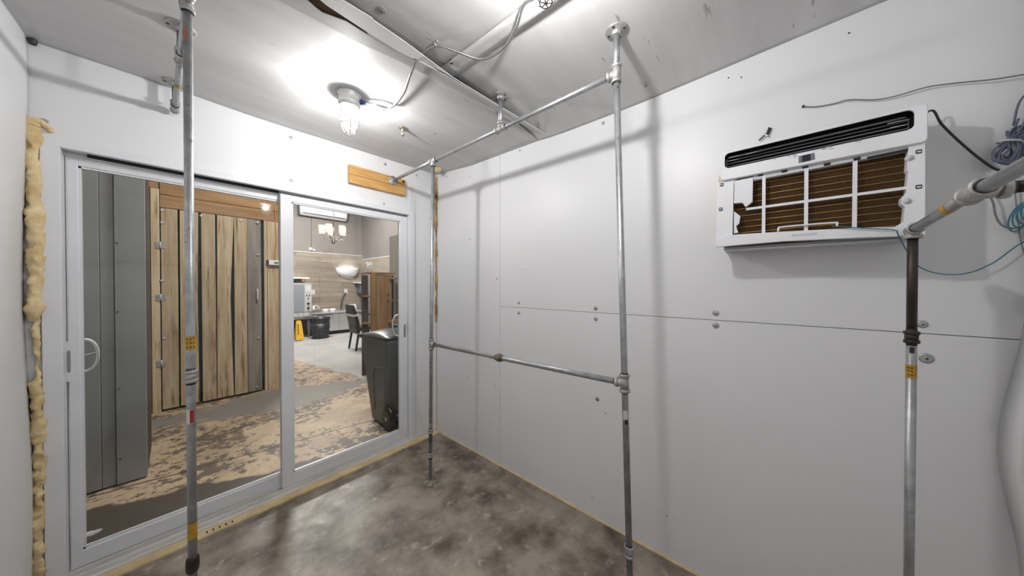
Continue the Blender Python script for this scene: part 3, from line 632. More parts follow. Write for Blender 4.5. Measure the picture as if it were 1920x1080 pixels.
# lettering on the rail
cu = bpy.data.curves.new('lettering', 'FONT'); cu.body = 'FRIGIDAIRE'; cu.size = 0.013; cu.extrude = 0.0004; cu.align_x = 'CENTER'
tmp = bpy.data.objects.new('lettering', cu); C.objects.link(tmp); bpy.context.view_layer.update()
me = bpy.data.meshes.new_from_object(tmp.evaluated_get(bpy.context.evaluated_depsgraph_get())); bpy.data.objects.remove(tmp)
me.materials.append(mat('pale_lettering', srgb(198, 198, 204), rough=0.5)); lo_ = bpy.data.objects.new('rail_lettering', me); C.objects.link(lo_)
pp = A(1508, 441, AX + 0.0035); lo_.matrix_world = Matrix(((0, 0, -1, pp.x), (-1, 0, 0, pp.y), (0, 1, 0, pp.z - 0.002), (0, 0, 0, 1))); lo_.parent = ac; lo_.matrix_parent_inverse = ac.matrix_world.inverted()
# ragged sealant at the left of the hole
zs = [1.60 + i * 0.30 / 24 for i in range(25)]
o = lumpy([(-0.012, YL + 0.008, z) for z in zs], [0.010 + 0.004 * random.random() for z in zs], 'wall_hole_foam', m_foam, None, 10, 0.4, 40); tag(o, 'ragged yellow foam in the wall hole beside the air conditioner', 'foam')
# torn strap above
st = thing('torn_strap', A(1437, 252, -0.02), 'short torn black strap with a white tie above the air conditioner', 'strap')
b = MB(); b.tube([A(px, py, -0.01) for px, py in [(1423, 263), (1430, 257), (1436, 250)]], 0.0028, 6); b.build('strap_tail', m_acd, st)
b = MB(); pts = [A(px, py, -0.008) for px, py in [(1436, 252), (1441, 238), (1447, 240), (1441, 254)]]; b.prism(pts, (0.003, 0, 0)); b.build('strap_end', m_acd, st)
b = MB(); b.tube([A(1431, 251, -0.012), A(1441, 255, -0.012)], 0.003, 6); b.build('white_tie', m_acw, st)

# ------------------------------------------------------------------ cables on the right
def cable(name, pts, r, m, label, n=8):
    return tag(MB().tube(spline(pts, n), r, 8).build(name, m), label, 'cable')
W = lambda px, py, x=-0.006: H(px, py, 0, x)
o = cable('wall_cable', [W(1506, 200), W(1530, 200), W(1565, 194), W(1592, 187, -0.01), W(1640, 187, -0.012), W(1680, 180, -0.012), W(1740, 163, -0.014), W(1800, 155, -0.016), W(1860, 149, -0.02), W(1925, 139, -0.02), W(1990, 130, -0.01)], 0.0021, m_cgrey, 'thin grey cable running over the wall above the air conditioner')
b = MB(); p = W(1506, 200, -0.002); b.lathe([(0, 0.008), (0.004, 0.007), (0.005, 0)], p, (-1, 0, 0), 8); b.build('cable_staple', m_screw, o)
cable('power_cable', [V((-0.05, YR - 0.004, 1.942)), W(1748, 207, -0.045), W(1765, 232, -0.035), W(1795, 262, -0.03), W(1830, 292, -0.03), W(1862, 315, -0.03), W(1885, 322, -0.03)], 0.0030, m_cblk, 'black power cable from the air conditioner to the cable coil')
# coiled bundle
cb = thing('cable_coil', W(1895, 275, -0.03), 'tied bundle of blue grey cable hanging on the wall', 'cable coil')
random.seed(11)
for k in range(11):
    a0 = W(1869 + random.uniform(0, 16), 300 + random.uniform(-10, 10), -0.02 - random.uniform(0, 0.03)); a1 = W(1912 + random.uniform(-6, 20), 228 + random.uniform(-8, 25), -0.02 - random.uniform(0, 0.02))
    mid_ = W(1893 + random.uniform(-3, 6), 262 + random.uniform(-4, 6), -0.03); sd = V((0, random.uniform(-0.018, 0.018), random.uniform(-0.02, 0.01)))
    pts = [a1 + sd, (a1 + mid_) / 2 + sd * 0.7, mid_, (mid_ + a0) / 2 + sd, a0 + sd * 0.5, a0 + V((0, -0.022, -0.012)), (mid_ + a0) / 2 + V((0, -0.025, 0)), mid_ + V((0.004, -0.012, 0)), (a1 + mid_) / 2 - sd * 0.7 + V((0, -0.015, 0)), a1 - sd + V((0, -0.02, 0.01))]
    MB().tube(spline(pts, 6), 0.0026, 7).build('cable_loop', m_cblue, cb)
b = MB(); p = W(1892, 266, -0.03); b.tube([p + V((0.016 * math.cos(a), 0.020 * math.sin(a), 0.006 * math.sin(a))) for a in [2 * math.pi * k / 16 for k in range(16)]], 0.003, 6, closed=True); b.build('cable_tie', m_acg, cb)
cable('hanging_cable', [W(1900, 235, -0.02), W(1908, 200, -0.02), W(1918, 182, -0.02), W(1935, 168, -0.02)], 0.0024, m_cblue, 'grey cable rising from the tied cable bundle')
cable('hanging_cable', [W(1852, 362, -0.02), W(1862, 380, -0.02), W(1867, 404, -0.02), W(1877, 421, -0.02), W(1895, 428, -0.02), W(1912, 427, -0.02)], 0.0023, m_cgrey, 'grey cable looping below the pipe rail towards the teal coil')
cable('hanging_cable', [W(1902, 345, -0.012), W(1906, 390, -0.01), W(1912, 440, -0.008), W(1920, 475, -0.008)], 0.0015, m_cwire, 'thin pale wire hanging down the wall near the teal coil')
tc_ = thing('cable_coil', W(1912, 405, -0.03), 'small coil of teal cable hanging on the wall', 'cable coil')
for k in range(4):
    c0 = W(1914 + k * 5, 405 - k * 2, -0.024 - 0.007 * k); b = MB(); g = 1 - 0.13 * k
    b.tube([c0 + V((0.004 * math.sin(2 * a), 0.020 * g * math.cos(a), 0.036 * g * math.sin(a) - (0.026 - 0.008 * k) * math.cos(a))) for a in [2 * math.pi * j / 22 for j in range(22)]], 0.0017, 7, closed=True); b.build('cable_loop', m_cteal, tc_)
cable('teal_cable', [A(1560, 424, AX - 0.003), A(1620, 428, AX - 0.003), A(1676, 431, AX - 0.003), A(1684, 440, AX - 0.003), W(1700, 470, -0.05), W(1722, 499, -0.03), W(1760, 513, -0.02), W(1810, 513, -0.02), W(1860, 494, -0.02), W(1905, 462, -0.02), W(1945, 440, -0.02)], 0.0016, m_cteal, 'thin teal cable drooping from under the air conditioner')
# bolt cluster at the bowed sheet edge
t = thing('clamp_bolt', H(1899, 792, 0, -0.012), 'dark metal clip at the bowed edge of the corner sheet', 'clip')
p = H(1899, 792, 0, -0.012); b = MB(); b.lathe([(0, -0.010), (0.006, -0.010), (0.006, 0.012), (0, 0.012)], p, (0, -1, 0.2), 6, False); b.build('nut', m_screw, t)
b = MB(); b.tube([p + V((-0.004, 0.007 * math.cos(a), 0.006 + 0.008 * math.sin(a))) for a in [2 * math.pi * k / 12 for k in range(12)]], 0.0015, 6, closed=True); b.build('wire_ring', m_screw, t)

# ------------------------------------------------------------------ the hall beyond the glass
def hallfloor():
    m = bpy.data.materials.new('peeling_painted_floor'); m.use_nodes = True; nt = m.node_tree; N = nt.nodes; L = nt.links; b = N['Principled BSDF']
    tc = N.new('ShaderNodeTexCoord'); sep = N.new('ShaderNodeSeparateXYZ'); L.new(tc.outputs['Object'], sep.inputs[0])
    def nz(sc, det=8, rough=0.65, off=0.0):
        mp = N.new('ShaderNodeMapping'); mp.inputs['Location'].default_value = (off, off, 0); L.new(tc.outputs['Object'], mp.inputs[0])
        n = N.new('ShaderNodeTexNoise'); n.inputs['Scale'].default_value = sc; n.inputs['Detail'].default_value = det; n.inputs['Roughness'].default_value = rough; L.new(mp.outputs[0], n.inputs[0]); return n.outputs['Fac']
    def math_(op, a, b_=None, c=None):
        n = N.new('ShaderNodeMath'); n.operation = op
        for i, v in enumerate((a, b_, c)):
            if v is None: continue
            if isinstance(v, (int, float)): n.inputs[i].default_value = v
            else: L.new(v, n.inputs[i])
        return n.outputs[0]
    def ramp(f, p0, p1):
        n = N.new('ShaderNodeMapRange'); n.interpolation_type = 'SMOOTHSTEP'; L.new(f, n.inputs[0]); n.inputs[1].default_value = p0; n.inputs[2].default_value = p1; return n.outputs[0]
    def mix(f, a, c):
        n = N.new('ShaderNodeMix'); n.data_type = 'RGBA'; L.new(f, n.inputs['Factor'])
        for k, v in (('A', a), ('B', c)):
            if isinstance(v, tuple): n.inputs[k].default_value = v
            else: L.new(v, n.inputs[k])
        return n.outputs['Result']
    X, Y = sep.outputs[0], sep.outputs[1]
    beige = mix(ramp(nz(3), 0.35, 0.65), srgb(186, 164, 138), srgb(158, 138, 116))
    # flaked dark patches in the worn beige coat
    fl = math_('ADD', math_('MULTIPLY', nz(13, 12, 0.75), 0.7), math_('MULTIPLY', nz(1.6, 3, 0.5, 3.1), 0.45))
    base = mix(ramp(fl, 0.585, 0.62), beige, srgb(96, 86, 78))
    # bare dark band along the door sill on the left
    band = math_('ADD', math_('MULTIPLY', X, -0.42), math_('MULTIPLY', Y, -1.0)); band = math_('ADD', band, math_('MULTIPLY', nz(3.5, 8, 0.6, 1.7), 0.30))
    base = mix(ramp(band, 0.20, 0.24), base, srgb(74, 66, 60))
    # smooth grey paint further into the room and a grey patch before the plank gate
    gp = math_('ADD', math_('ADD', X, math_('MULTIPLY', Y, 0.22)), math_('MULTIPLY', nz(2.2, 8, 0.6, 5.0), 0.55))
    base = mix(ramp(gp, 0.98, 1.04), base, mix(ramp(nz(2, 3), 0.3, 0.7), srgb(176, 174, 172), srgb(160, 158, 156)))
    g2 = math_('ADD', math_('ABSOLUTE', math_('ADD', math_('ADD', Y, -2.05), math_('MULTIPLY', X, 0.10))), math_('MULTIPLY', math_('ABSOLUTE', math_('ADD', X, 0.8)), 0.35)); g2 = math_('ADD', g2, math_('MULTIPLY', nz(4, 8, 0.6, 9.0), 0.7))
    base = mix(ramp(g2, 0.90, 0.74), base, srgb(128, 122, 116))
    # saw-cut crack
    ck_ = math_('ABSOLUTE', math_('ADD', math_('ADD', Y, math_('MULTIPLY', X, 0.16)), math_('ADD', math_('MULTIPLY', nz(5, 5), 0.06), -0.665)))
    base = mix(ramp(ck_, 0.011, 0.004), base, srgb(62, 54, 48))
    L.new(base, b.inputs['Base Color']); b.inputs['Roughness'].default_value = 0.5
    bp = N.new('ShaderNodeBump'); bp.inputs['Strength'].default_value = 0.25; bp.inputs['Distance'].default_value = 0.006; L.new(fl, bp.inputs['Height']); L.new(bp.outputs[0], b.inputs['Normal'])
    return m
b = MB(); b.box((-3.2, 0.0, -0.06), (4.6, 8.0, 0.0)); struct(b.build('floor_hall', hallfloor()), 'peeling beige and grey painted floor of the hall beyond the door', 'floor')
m_grey = mat('taupe_paint', srgb(134, 126, 121), srgb(128, 121, 116), 2, 0.6)
# wood-look strips of the kitchen wall
def planktile(name, ax):
    m = mat(name, srgb(158, 146, 133), srgb(136, 123, 110), 3.0, 0.5, stretch=(0.5, 0.5, 9), c3=srgb(116, 104, 93), s3=2.5, t3=(0.6, 0.8)); nt = m.node_tree; N = nt.nodes; L = nt.links; b_ = N['Principled BSDF']
    src = b_.inputs['Base Color'].links[0].from_socket
    tc = N.new('ShaderNodeTexCoord'); mp = N.new('ShaderNodeMapping'); mp.inputs['Rotation'].default_value = (math.pi / 2, 0, 0) if ax == 1 else (math.pi / 2, 0, math.pi / 2); L.new(tc.outputs['Object'], mp.inputs[0])
    br = N.new('ShaderNodeTexBrick'); L.new(mp.outputs[0], br.inputs[0]); br.inputs['Scale'].default_value = 1.0; br.inputs['Brick Width'].default_value = 1.2; br.inputs['Row Height'].default_value = 0.15; br.inputs['Mortar Size'].default_value = 0.004
    br.inputs['Color1'].default_value = (0.80, 0.80, 0.80, 1); br.inputs['Color2'].default_value = (1.1, 1.1, 1.1, 1); br.inputs['Mortar'].default_value = (0.5, 0.5, 0.5, 1)
    mx = N.new('ShaderNodeMix'); mx.data_type = 'RGBA'; mx.blend_type = 'MULTIPLY'; mx.inputs['Factor'].default_value = 1; L.new(src, mx.inputs['A']); L.new(br.outputs[0], mx.inputs['B']); L.new(mx.outputs['Result'], b_.inputs['Base Color']); return m
KY, KX, KH = 7.70, 2.40, 2.362
b = MB(); b.box((-3.2, KY, 0), (4.6, KY + 0.1, 4.2)); wk = struct(b.build('wall_hall_back', m_grey), 'taupe painted kitchen wall above wood look cladding', 'wall')
b = MB(); b.box((-3.2, KY - 0.014, 0), (KX, KY, KH)); b.build('wood_cladding', planktile('wood_look_strips', 1), wk)
b = MB(); b.box((-3.2, KY - 0.020, KH), (KX, KY, KH + 0.018)); b.build('cladding_trim', m_acg, wk)
b = MB(); b.box((0.98, KY - 0.016, KH + 0.018), (0.985, KY, 4.2)); b.build('wall_joint', m_ink2, wk)
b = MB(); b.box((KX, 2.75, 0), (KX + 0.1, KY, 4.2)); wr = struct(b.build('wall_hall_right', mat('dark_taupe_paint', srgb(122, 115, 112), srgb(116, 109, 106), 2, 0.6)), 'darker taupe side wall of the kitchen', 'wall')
b = MB(); b.box((KX - 0.014, 2.75, 0), (KX, KY - 0.014, 2.23)); b.build('wood_cladding', planktile('wood_look_strips_side', 0), wr)
b = MB(); b.box((KX - 0.020, 2.75, 2.23), (KX, KY - 0.014, 2.248)); b.build('cladding_trim', m_acg, wr)
b = MB(); b.box((-3.3, 0.1, 0), (-3.2, 8.0, 4.2)); struct(b.build('wall_hall_left', m_grey), 'taupe left wall of the hall', 'wall')
b = MB(); b.box((4.6, 0.1, 0), (4.7, 8.0, 4.2)); struct(b.build('wall_hall_far', m_grey), 'taupe far side wall of the hall', 'wall')
b = MB(); b.box((-3.3, 0.0, TOP), (4.7, 0.1, 4.2)); b.box((0.1, 0.0, 0), (4.7, 0.1, TOP)); b.box((-3.3, 0.0, 0), (WX0 - 0.08, 0.1, TOP)); struct(b.build('wall_hall_front', m_grey), 'taupe hall wall around the small white room', 'wall')
b = MB(); b.box((-3.3, 0.0, 4.2), (4.7, 8.0, 4.3)); struct(b.build('ceiling_hall', mat('white_ceiling_paint', (0.7, 0.7, 0.7, 1), rough=0.7)), 'plain ceiling of the hall', 'ceiling')

# grey steel cold-room cabinet on the left
gc = thing('steel_cabinet', (-2.2, 1.3, 0), 'tall grey steel panel cabinet outside the left glass panel', 'cabinet')
m_gs = mat('grey_enamel', srgb(160, 162, 163), srgb(150, 152, 153), 2, 0.38, bump=0.06, bscale=3)
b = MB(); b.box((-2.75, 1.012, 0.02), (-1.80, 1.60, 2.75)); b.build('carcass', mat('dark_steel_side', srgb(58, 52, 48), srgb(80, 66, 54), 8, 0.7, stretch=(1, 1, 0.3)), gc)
for (x0, x1, yy, zz) in [(-2.75, -2.062, 1.004, 0.015), (-2.060, -1.996, 1.001, 0.012), (-1.994, -1.9365, 1.003, 0.012), (-1.9335, -1.798, 0.992, 0.012)]:
    b = MB(); b.box((x0, yy, zz), (x1, 1.014, 2.75), 0.002, 1); p_ = b.build('front_panel', m_gs, gc)
for px, py in [(214, 455), (216, 585), (218, 730), (221, 862)]:
    p = H(px, py, 1, 0.99); b = MB(); b.lathe([(0, 0.003), (0.005, 0.002), (0.006, 0)], (p.x + 0.01, 0.992, p.z), (0, -1, 0), 8); b.build('rivet', m_screw, gc)

# plank gate and its timber surround
GY = 2.63
m_plank = mat('rough_pine', srgb(206, 187, 157), srgb(180, 154, 120), 2.2, 0.65, stretch=(9, 9, 0.7), c3=srgb(124, 92, 60), s3=2.6, t3=(0.56, 0.70), rand=0.16, bump=0.2, bscale=6)
m_plankg = mat('weathered_pine', srgb(150, 142, 132), srgb(118, 108, 98), 2.2, 0.7, stretch=(9, 9, 0.7), rand=0.10, bump=0.2, bscale=6)
m_hplank = mat('rough_pine_header', srgb(176, 138, 92), srgb(140, 104, 66), 2.2, 0.65, stretch=(0.7, 9, 9), c3=srgb(100, 72, 46), s3=2.1, t3=(0.60, 0.74), rand=0.1)
gs = thing('timber_surround', (-1.3, GY, 0), 'rough timber boards framing the plank gate', 'timber frame')
def plank(x0, x1, z0, z1, y, th, m, parent, lean=0.0, name='plank', cut=0.0):
    b = MB(); b.prism([(x0, y, z0), (x1, y, z0), (x1 - cut, y, z0 + (z1 - z0) * 0.55), (x1 + lean, y, z1), (x0 + lean, y, z1)], (0, th, 0), 0.003); return b.build(name, m, parent)
plank(-1.868, -1.834, 0, 2.56, GY - 0.01, 0.06, m_plankg, gs); plank(-1.828, -1.766, 0, 2.46, GY, 0.045, m_plank, gs)
plank(-1.90, -1.77, 2.462, 2.60, GY - 0.004, 0.05, m_hplank, gs)
b = MB(); b.box((-1.762, GY, 2.262), (-0.72, GY + 0.04, 2.40), 0.003); b.build('plank', m_hplank, gs)
b = MB(); b.box((-1.762, GY - 0.003, 2.404), (-0.62, GY + 0.04, 2.62), 0.003); b.build('plank', m_hplank, gs)
plank(-0.878, -0.846, 0, 2.26, GY, 0.045, m_plank, gs); plank(-0.842, -0.722, 0, 2.26, GY + 0.004, 0.04, m_plank, gs); plank(-0.716, -0.60, 0, 2.40, GY - 0.012, 0.06, m_plank, gs)
gt = thing('plank_gate', (-1.3, GY, 0), 'closed gate of upright pine planks with steel hinges', 'gate')
gx = [(-1.757, -1.634, m_plank), (-1.622, -1.476, m_plank), (-1.448, -1.332, m_plank), (-1.326, -1.178, m_plank), (-1.170, -1.048, m_plank), (-1.043, -0.906, m_plankg)]
for i, (x0, x1, m_) in enumerate(gx): plank(x0, x1, 0.025, 2.255, GY + (0.004 if i % 2 else -0.002), 0.032, m_, gt, lean=(0.010 if i == 3 else 0.004 * math.sin(i * 2.1)), cut=(0.0, 0.006, 0.0, 0.026, 0.004, 0.0)[i])
b = MB(); b.box((-1.762, GY + 0.05, 0.02), (-0.86, GY + 0.06, 2.26)); b.build('dark_backing', mat('green_black', (0.012, 0.02, 0.014, 1), rough=0.9), gt)
for py in (460, 558, 682):
    p = H(300, py, 1, GY - 0.004); hx = -1.7615; b = MB()
    b.box((hx - 0.034, GY - 0.0075, p.z - 0.034), (hx + 0.034, GY - 0.0045, p.z + 0.034), 0.001, 1); hg = b.build('hinge', m_washer, gt)
    b = MB(); b.cyl((hx, GY - 0.010, p.z - 0.038), (hx, GY - 0.010, p.z + 0.038), 0.005, 10); b.build('hinge_pin', m_acg, hg)
b = MB(); p = H(483, 553, 1, GY - 0.03); b.tube(spline([p + V((0, 0.026, 0.07)), p + V((0, 0, 0.055)), p + V((0, 0, -0.055)), p + V((0, 0.026, -0.07))], 5), 0.009, 8); b.build('pull_handle', m_acg, gt)
for px, py in [(303, 395), (303, 418), (303, 527), (307, 635), (377, 405), (452, 414), (483, 418), (484, 478), (485, 634), (483, 726)]:
    p = H(px, py, 1, GY - 0.004); b = MB(); b.lathe([(0, 0.006), (0.010, 0.005), (0.016, 0.002), (0.016, 0)], (p.x, GY - 0.002, p.z), (0, -1, 0), 10); b.build('washer_bolt', m_washer, gt)
t = thing('thermostat', H(515, 493, 1, GY - 0.02), 'small white thermostat on the timber beside the plank gate', 'thermostat'); p = H(515, 493, 1, GY - 0.03)
b = MB(); b.box((p.x - 0.062, GY - 0.036, p.z - 0.030), (p.x + 0.05, GY - 0.012, p.z + 0.034), 0.004); b.build('case', m_acw, t)
b = MB(); b.box((p.x - 0.005, GY - 0.0375, p.z - 0.014), (p.x + 0.038, GY - 0.035, p.z + 0.014)); b.build('screen', m_disp, t)
b = MB(); b.box((p.x - 0.085, GY - 0.030, p.z - 0.026), (p.x - 0.064, GY - 0.003, p.z + 0.034)); b.build('side_bracket', m_acd, t)
cable('wall_wire', [H(px, py, 1, GY - 0.02) for px, py in [(521, 378), (516, 385), (517, 420), (518, 455), (516, 484)]], 0.004, m_pine, 'pale wire running down the timber to the thermostat')
b = MB(); b.box((-3.2, GY + 0.07, 0), (-0.62, GY + 0.17, 4.2)); struct(b.build('wall_partition', m_grey), 'partition wall behind the plank gate', 'wall')

# wheelie bins
def wheelie(loc, m_body, m_lid, label):
    x, y, z = loc; t = thing('wheelie_bin', loc, label, 'bin')
    def ringp(h, y0, y1, hw): return [(x - hw, y + y0, h), (x + hw, y + y0, h), (x + hw, y + y1, h), (x - hw, y + y1, h)]
    lv = [ringp(0.03, -0.19, 0.12, 0.275), ringp(0.30, -0.21, 0.20, 0.28), ringp(0.62, -0.25, 0.28, 0.287), ringp(0.86, -0.29, 0.33, 0.295)]
    b = MB(); vs = [[b.bm.verts.new(q) for q in r] for r in lv]
    for P, Q in zip(vs, vs[1:]):
        for k in range(4): b.bm.faces.new((P[k], P[(k + 1) % 4], Q[(k + 1) % 4], Q[k]))
    b.bm.faces.new(vs[0][::-1]); b.bm.faces.new(vs[-1]); bmesh.ops.bevel(b.bm, geom=[e for e in b.bm.edges if abs(e.verts[0].co.z - e.verts[1].co.z) > 0.1], offset=0.035, segments=3, affect='EDGES', profile=0.5)
    b.build('body', m_body, t)
    b = MB(); b.box((x - 0.305, y - 0.305, 0.835), (x + 0.305, y + 0.345, 0.872), 0.008); b.build('rim', m_body, t)
    b = MB()
    for s in (-1, 1): b.tube(spline([(x + s * 0.287, y - 0.22, 0.60), (x + s * 0.286, y - 0.02, 0.57), (x + s * 0.285, y + 0.03, 0.50), (x + s * 0.281, y + 0.03, 0.30), (x + s * 0.278, y + 0.01, 0.14)], 5), 0.007, 6)
    b.build('moulded_rib', m_body, t)
    b = MB(); b.grid(lambda u, v: (x + (u - 0.5) * 0.63, y - 0.30 + v * 0.66, 0.874 + 0.055 * math.sin(math.pi * min(1, v * 1.0)) * (1 - (2 * u - 1) ** 4) + 0.022 * (1 - v)), 10, 12); o = b.build('lid', m_lid, t); sm = o.modifiers.new('thick', 'SOLIDIFY'); sm.thickness = 0.008
    b = MB(); b.tube([(x - 0.22, y - 0.345, 0.90), (x + 0.22, y - 0.345, 0.90)], 0.013, 10)
    for s in (-0.22, 0, 0.22): b.box((x + s - 0.012, y - 0.345, 0.885), (x + s + 0.012, y - 0.28, 0.912))
    b.build('handle_bar', m_lid, t)
    for s in (-1, 1):
        b = MB(); c = V((x + s * 0.262, y - 0.245, 0.112)); b.lathe([(0, -0.028), (0.06, -0.028), (0.10, -0.026), (0.112, -0.014), (0.112, 0.014), (0.10, 0.026), (0.06, 0.028), (0, 0.028)], c, (1, 0, 0), 28); wh = b.build('wheel', m_acd, t)
        b = MB(); b.lathe([(0, 0.034), (0.018, 0.032), (0.022, 0.026)], c, (-1 if s < 0 else 1, 0, 0), 12); b.build('hub', m_washer, wh)
    b = MB(); b.cyl((x - 0.26, y - 0.245, 0.112), (x + 0.26, y - 0.245, 0.112), 0.012, 10); b.build('axle', m_washer, t)
    return t
wheelie((-0.04, 0.60, 0), mat('dark_grey_plastic', srgb(100, 102, 105), srgb(90, 92, 96), 3, 0.42), mat('black_lid_plastic', srgb(58, 58, 62), rough=0.35), 'dark grey wheelie bin standing right outside the right glass panel')
wheelie((0.60, 1.20, 0), mat('navy_plastic', srgb(38, 44, 62), rough=0.45), mat('navy_lid_plastic', srgb(40, 44, 56), rough=0.4), 'dark blue wheelie bin behind the grey wheelie bin')

# timber shelf unit behind the bins
m_sw = mat('warm_board', srgb(158, 122, 82), srgb(128, 96, 62), 2, 0.6, stretch=(8, 8, 0.8), c3=srgb(96, 68, 42), s3=2, t3=(0.62, 0.76), rand=0.1)
m_sd = mat('dark_board', srgb(74, 64, 58), srgb(58, 50, 46), 3, 0.6, stretch=(6, 6, 0.8))
sy = 2.2; su = thing('shelf_unit', (0.5, sy, 0), 'tall timber shelf unit standing behind the wheelie bins', 'shelf unit')
for (x0, x1, y0, y1, z0, z1, m_, nm) in [(0.245, 0.335, sy + 0.12, sy + 0.15, 0, 1.56, m_sd, 'side_board'), (0.335, 0.405, sy, sy + 0.045, 0, 1.59, m_sw, 'post'), (0.407, 0.545, sy + 0.02, sy + 0.05, 0, 1.57, m_sw, 'board'), (0.547, 0.665, sy + 0.02, sy + 0.05, 0, 1.57, m_sw, 'board'),
                                         (0.33, 0.72, sy + 0.0, sy + 0.42, 1.588, 1.606, m_sw, 'top_board'), (0.62, 0.86, sy - 0.06, sy + 0.34, 1.50, 1.525, m_sw, 'shelf_board'), (0.60, 0.86, sy - 0.06, sy + 0.34, 0.80, 0.83, m_sw, 'shelf_board'), (0.66, 0.86, sy + 0.05, sy + 0.34, 1.14, 1.16, m_sw, 'shelf_board'),
                                         (0.24, 0.34, sy + 0.02, sy + 0.12, 1.22, 1.245, m_sw, 'shelf_board'), (0.24, 0.34, sy + 0.02, sy + 0.12, 0.80, 0.83, m_sw, 'shelf_board'), (0.666, 0.86, sy + 0.34, sy + 0.36, 0, 1.57, m_sd, 'back_board')]:
    b = MB(); b.box((x0, y0, z0), (x1, y1, z1), 0.002, 1); b.build(nm, m_, su)
b = MB(); b.tube([(0.60, sy + 0.018, 1.28), (0.61, sy + 0.012, 1.26), (0.60, sy + 0.018, 1.24)], 0.008, 8); b.tube([(0.60, sy + 0.018, 1.17), (0.61, sy + 0.012, 1.15), (0.60, sy + 0.018, 1.13)], 0.008, 8); b.build('knot_mark', m_rust, su)
b = MB(); b.box((0.89, 2.50, 0), (0.99, 2.75, 2.285), 0.004, 1); b.box((0.93, 2.64, 0), (KX + 0.1, 2.75, 2.20)); struct(b.build('wall_stub', mat('pale_grey_panel', srgb(160, 154, 148), rough=0.6)), 'pale grey partition end behind the shelf unit', 'wall')
rk_ = thing('wire_rack', (0.36, 2.4, 1.606), 'small white wire rack standing on top of the timber shelf', 'rack')
b = MB()
for xx in (0.325 + 0.03, 0.385, 0.425): b.tube([(xx, 2.4, 1.607), (xx, 2.4, 1.775)], 0.006, 8)
b.tube([(0.355, 2.4, 1.72), (0.425, 2.4, 1.72)], 0.006, 8); b.box((0.36, 2.396, 1.725), (0.42, 2.404, 1.765)); b.build('frame', m_acw, rk_)

# kitchen counter fridge
fx0, fx1, fy = 0.80, 2.16, 7.0
m_ss = mat('stainless', (0.62, 0.64, 0.66, 1), (0.70, 0.71, 0.72, 1), 2, 0.30, 0.65, stretch=(0.3, 1, 20))
m_ssw = mat('bright_stainless', (0.78, 0.79, 0.80, 1), rough=0.3, metal=0.45)
fr = thing('counter_fridge', ((fx0 + fx1) / 2, fy, 0), 'low stainless counter fridge along the kitchen wall', 'fridge')
b = MB(); b.box((fx0, fy + 0.02, 0.10), (fx1, KY - 0.02, 0.60)); b.build('body', m_ss, fr)
b = MB(); b.box((fx0 - 0.02, fy - 0.02, 0.605), (fx1 + 0.02, KY - 0.015, 0.635), 0.004); b.build('worktop', m_ss, fr)
b = MB(); b.box((fx0 + 0.03, fy + 0.06, 0.0), (fx1 - 0.03, KY - 0.05, 0.10)); b.build('kickboard', m_dark, fr)
for (a, c) in [(fx0 + 0.01, 1.475), (1.485, fx1 - 0.01)]:
    b = MB(); b.box((a, fy - 0.005, 0.105), (c, fy + 0.02, 0.595), 0.004); dr = b.build('door', m_ss, fr)
    b = MB(); hx = a + 0.13 if a < 1 else a + 0.20; b.box((hx, fy - 0.0095, 0.46), (hx + 0.36, fy - 0.004, 0.575)); b.build('handle_recess', m_acd, dr)
    b = MB(); b.box((hx + 0.012, fy - 0.0125, 0.456), (hx + 0.348, fy - 0.008, 0.553)); b.build('handle_plate', m_ssw, dr)
# things on the counter
for i, xx in enumerate((1.19, 1.37)):
    b = MB(); b.lathe([(0, 0.0), (0.05, 0.0), (0.075, 0.05), (0.08, 0.085), (0.074, 0.085), (0.045, 0.012), (0, 0.010)], (xx, 7.2, 0.636), (0, 0, 1), 20)
    tag(b.build('white_bowl', m_acw), ('white bowl on the counter fridge next to the metal appliance', 'white bowl on the counter fridge farther from the metal appliance')[i], 'bowl', 'white bowls on the counter')
t = thing('condiment_box', (1.95, 7.3, 0.635), 'blue and white box of packets on the counter fridge', 'box')
b = MB(); b.box((1.82, 7.22, 0.636), (2.06, 7.42, 0.74), 0.004); b.build('tray', mat('blue_white_print', srgb(205, 208, 216), srgb(90, 100, 140), 22, 0.5), t)
for i in range(6): b = MB(); x_ = 1.85 + i * 0.035; b.box((x_, 7.26, 0.72), (x_ + 0.022, 7.38, 0.80 + 0.02 * (i % 2))); b.build('packet', m_acw, t)
t = thing('hand_mixer', (0.98, 7.3, 0.635), 'small metal appliance on the counter beside the oven', 'appliance')
b = MB(); b.box((0.82, 7.2, 0.636), (1.08, 7.45, 0.70), 0.01); b.build('base', m_brass, t)
b = MB(); b.lathe([(0, 0.07), (0.05, 0.07), (0.05, 0.10), (0.03, 0.12), (0.03, 0.2), (0, 0.2)], (0.92, 7.3, 0.63), (0, 0, 1), 14); b.tube(spline([(0.92, 7.3, 0.80), (0.98, 7.28, 0.83), (1.04, 7.27, 0.78), (1.06, 7.27, 0.72)], 5), 0.014, 8); b.build('arm', m_acg, t)
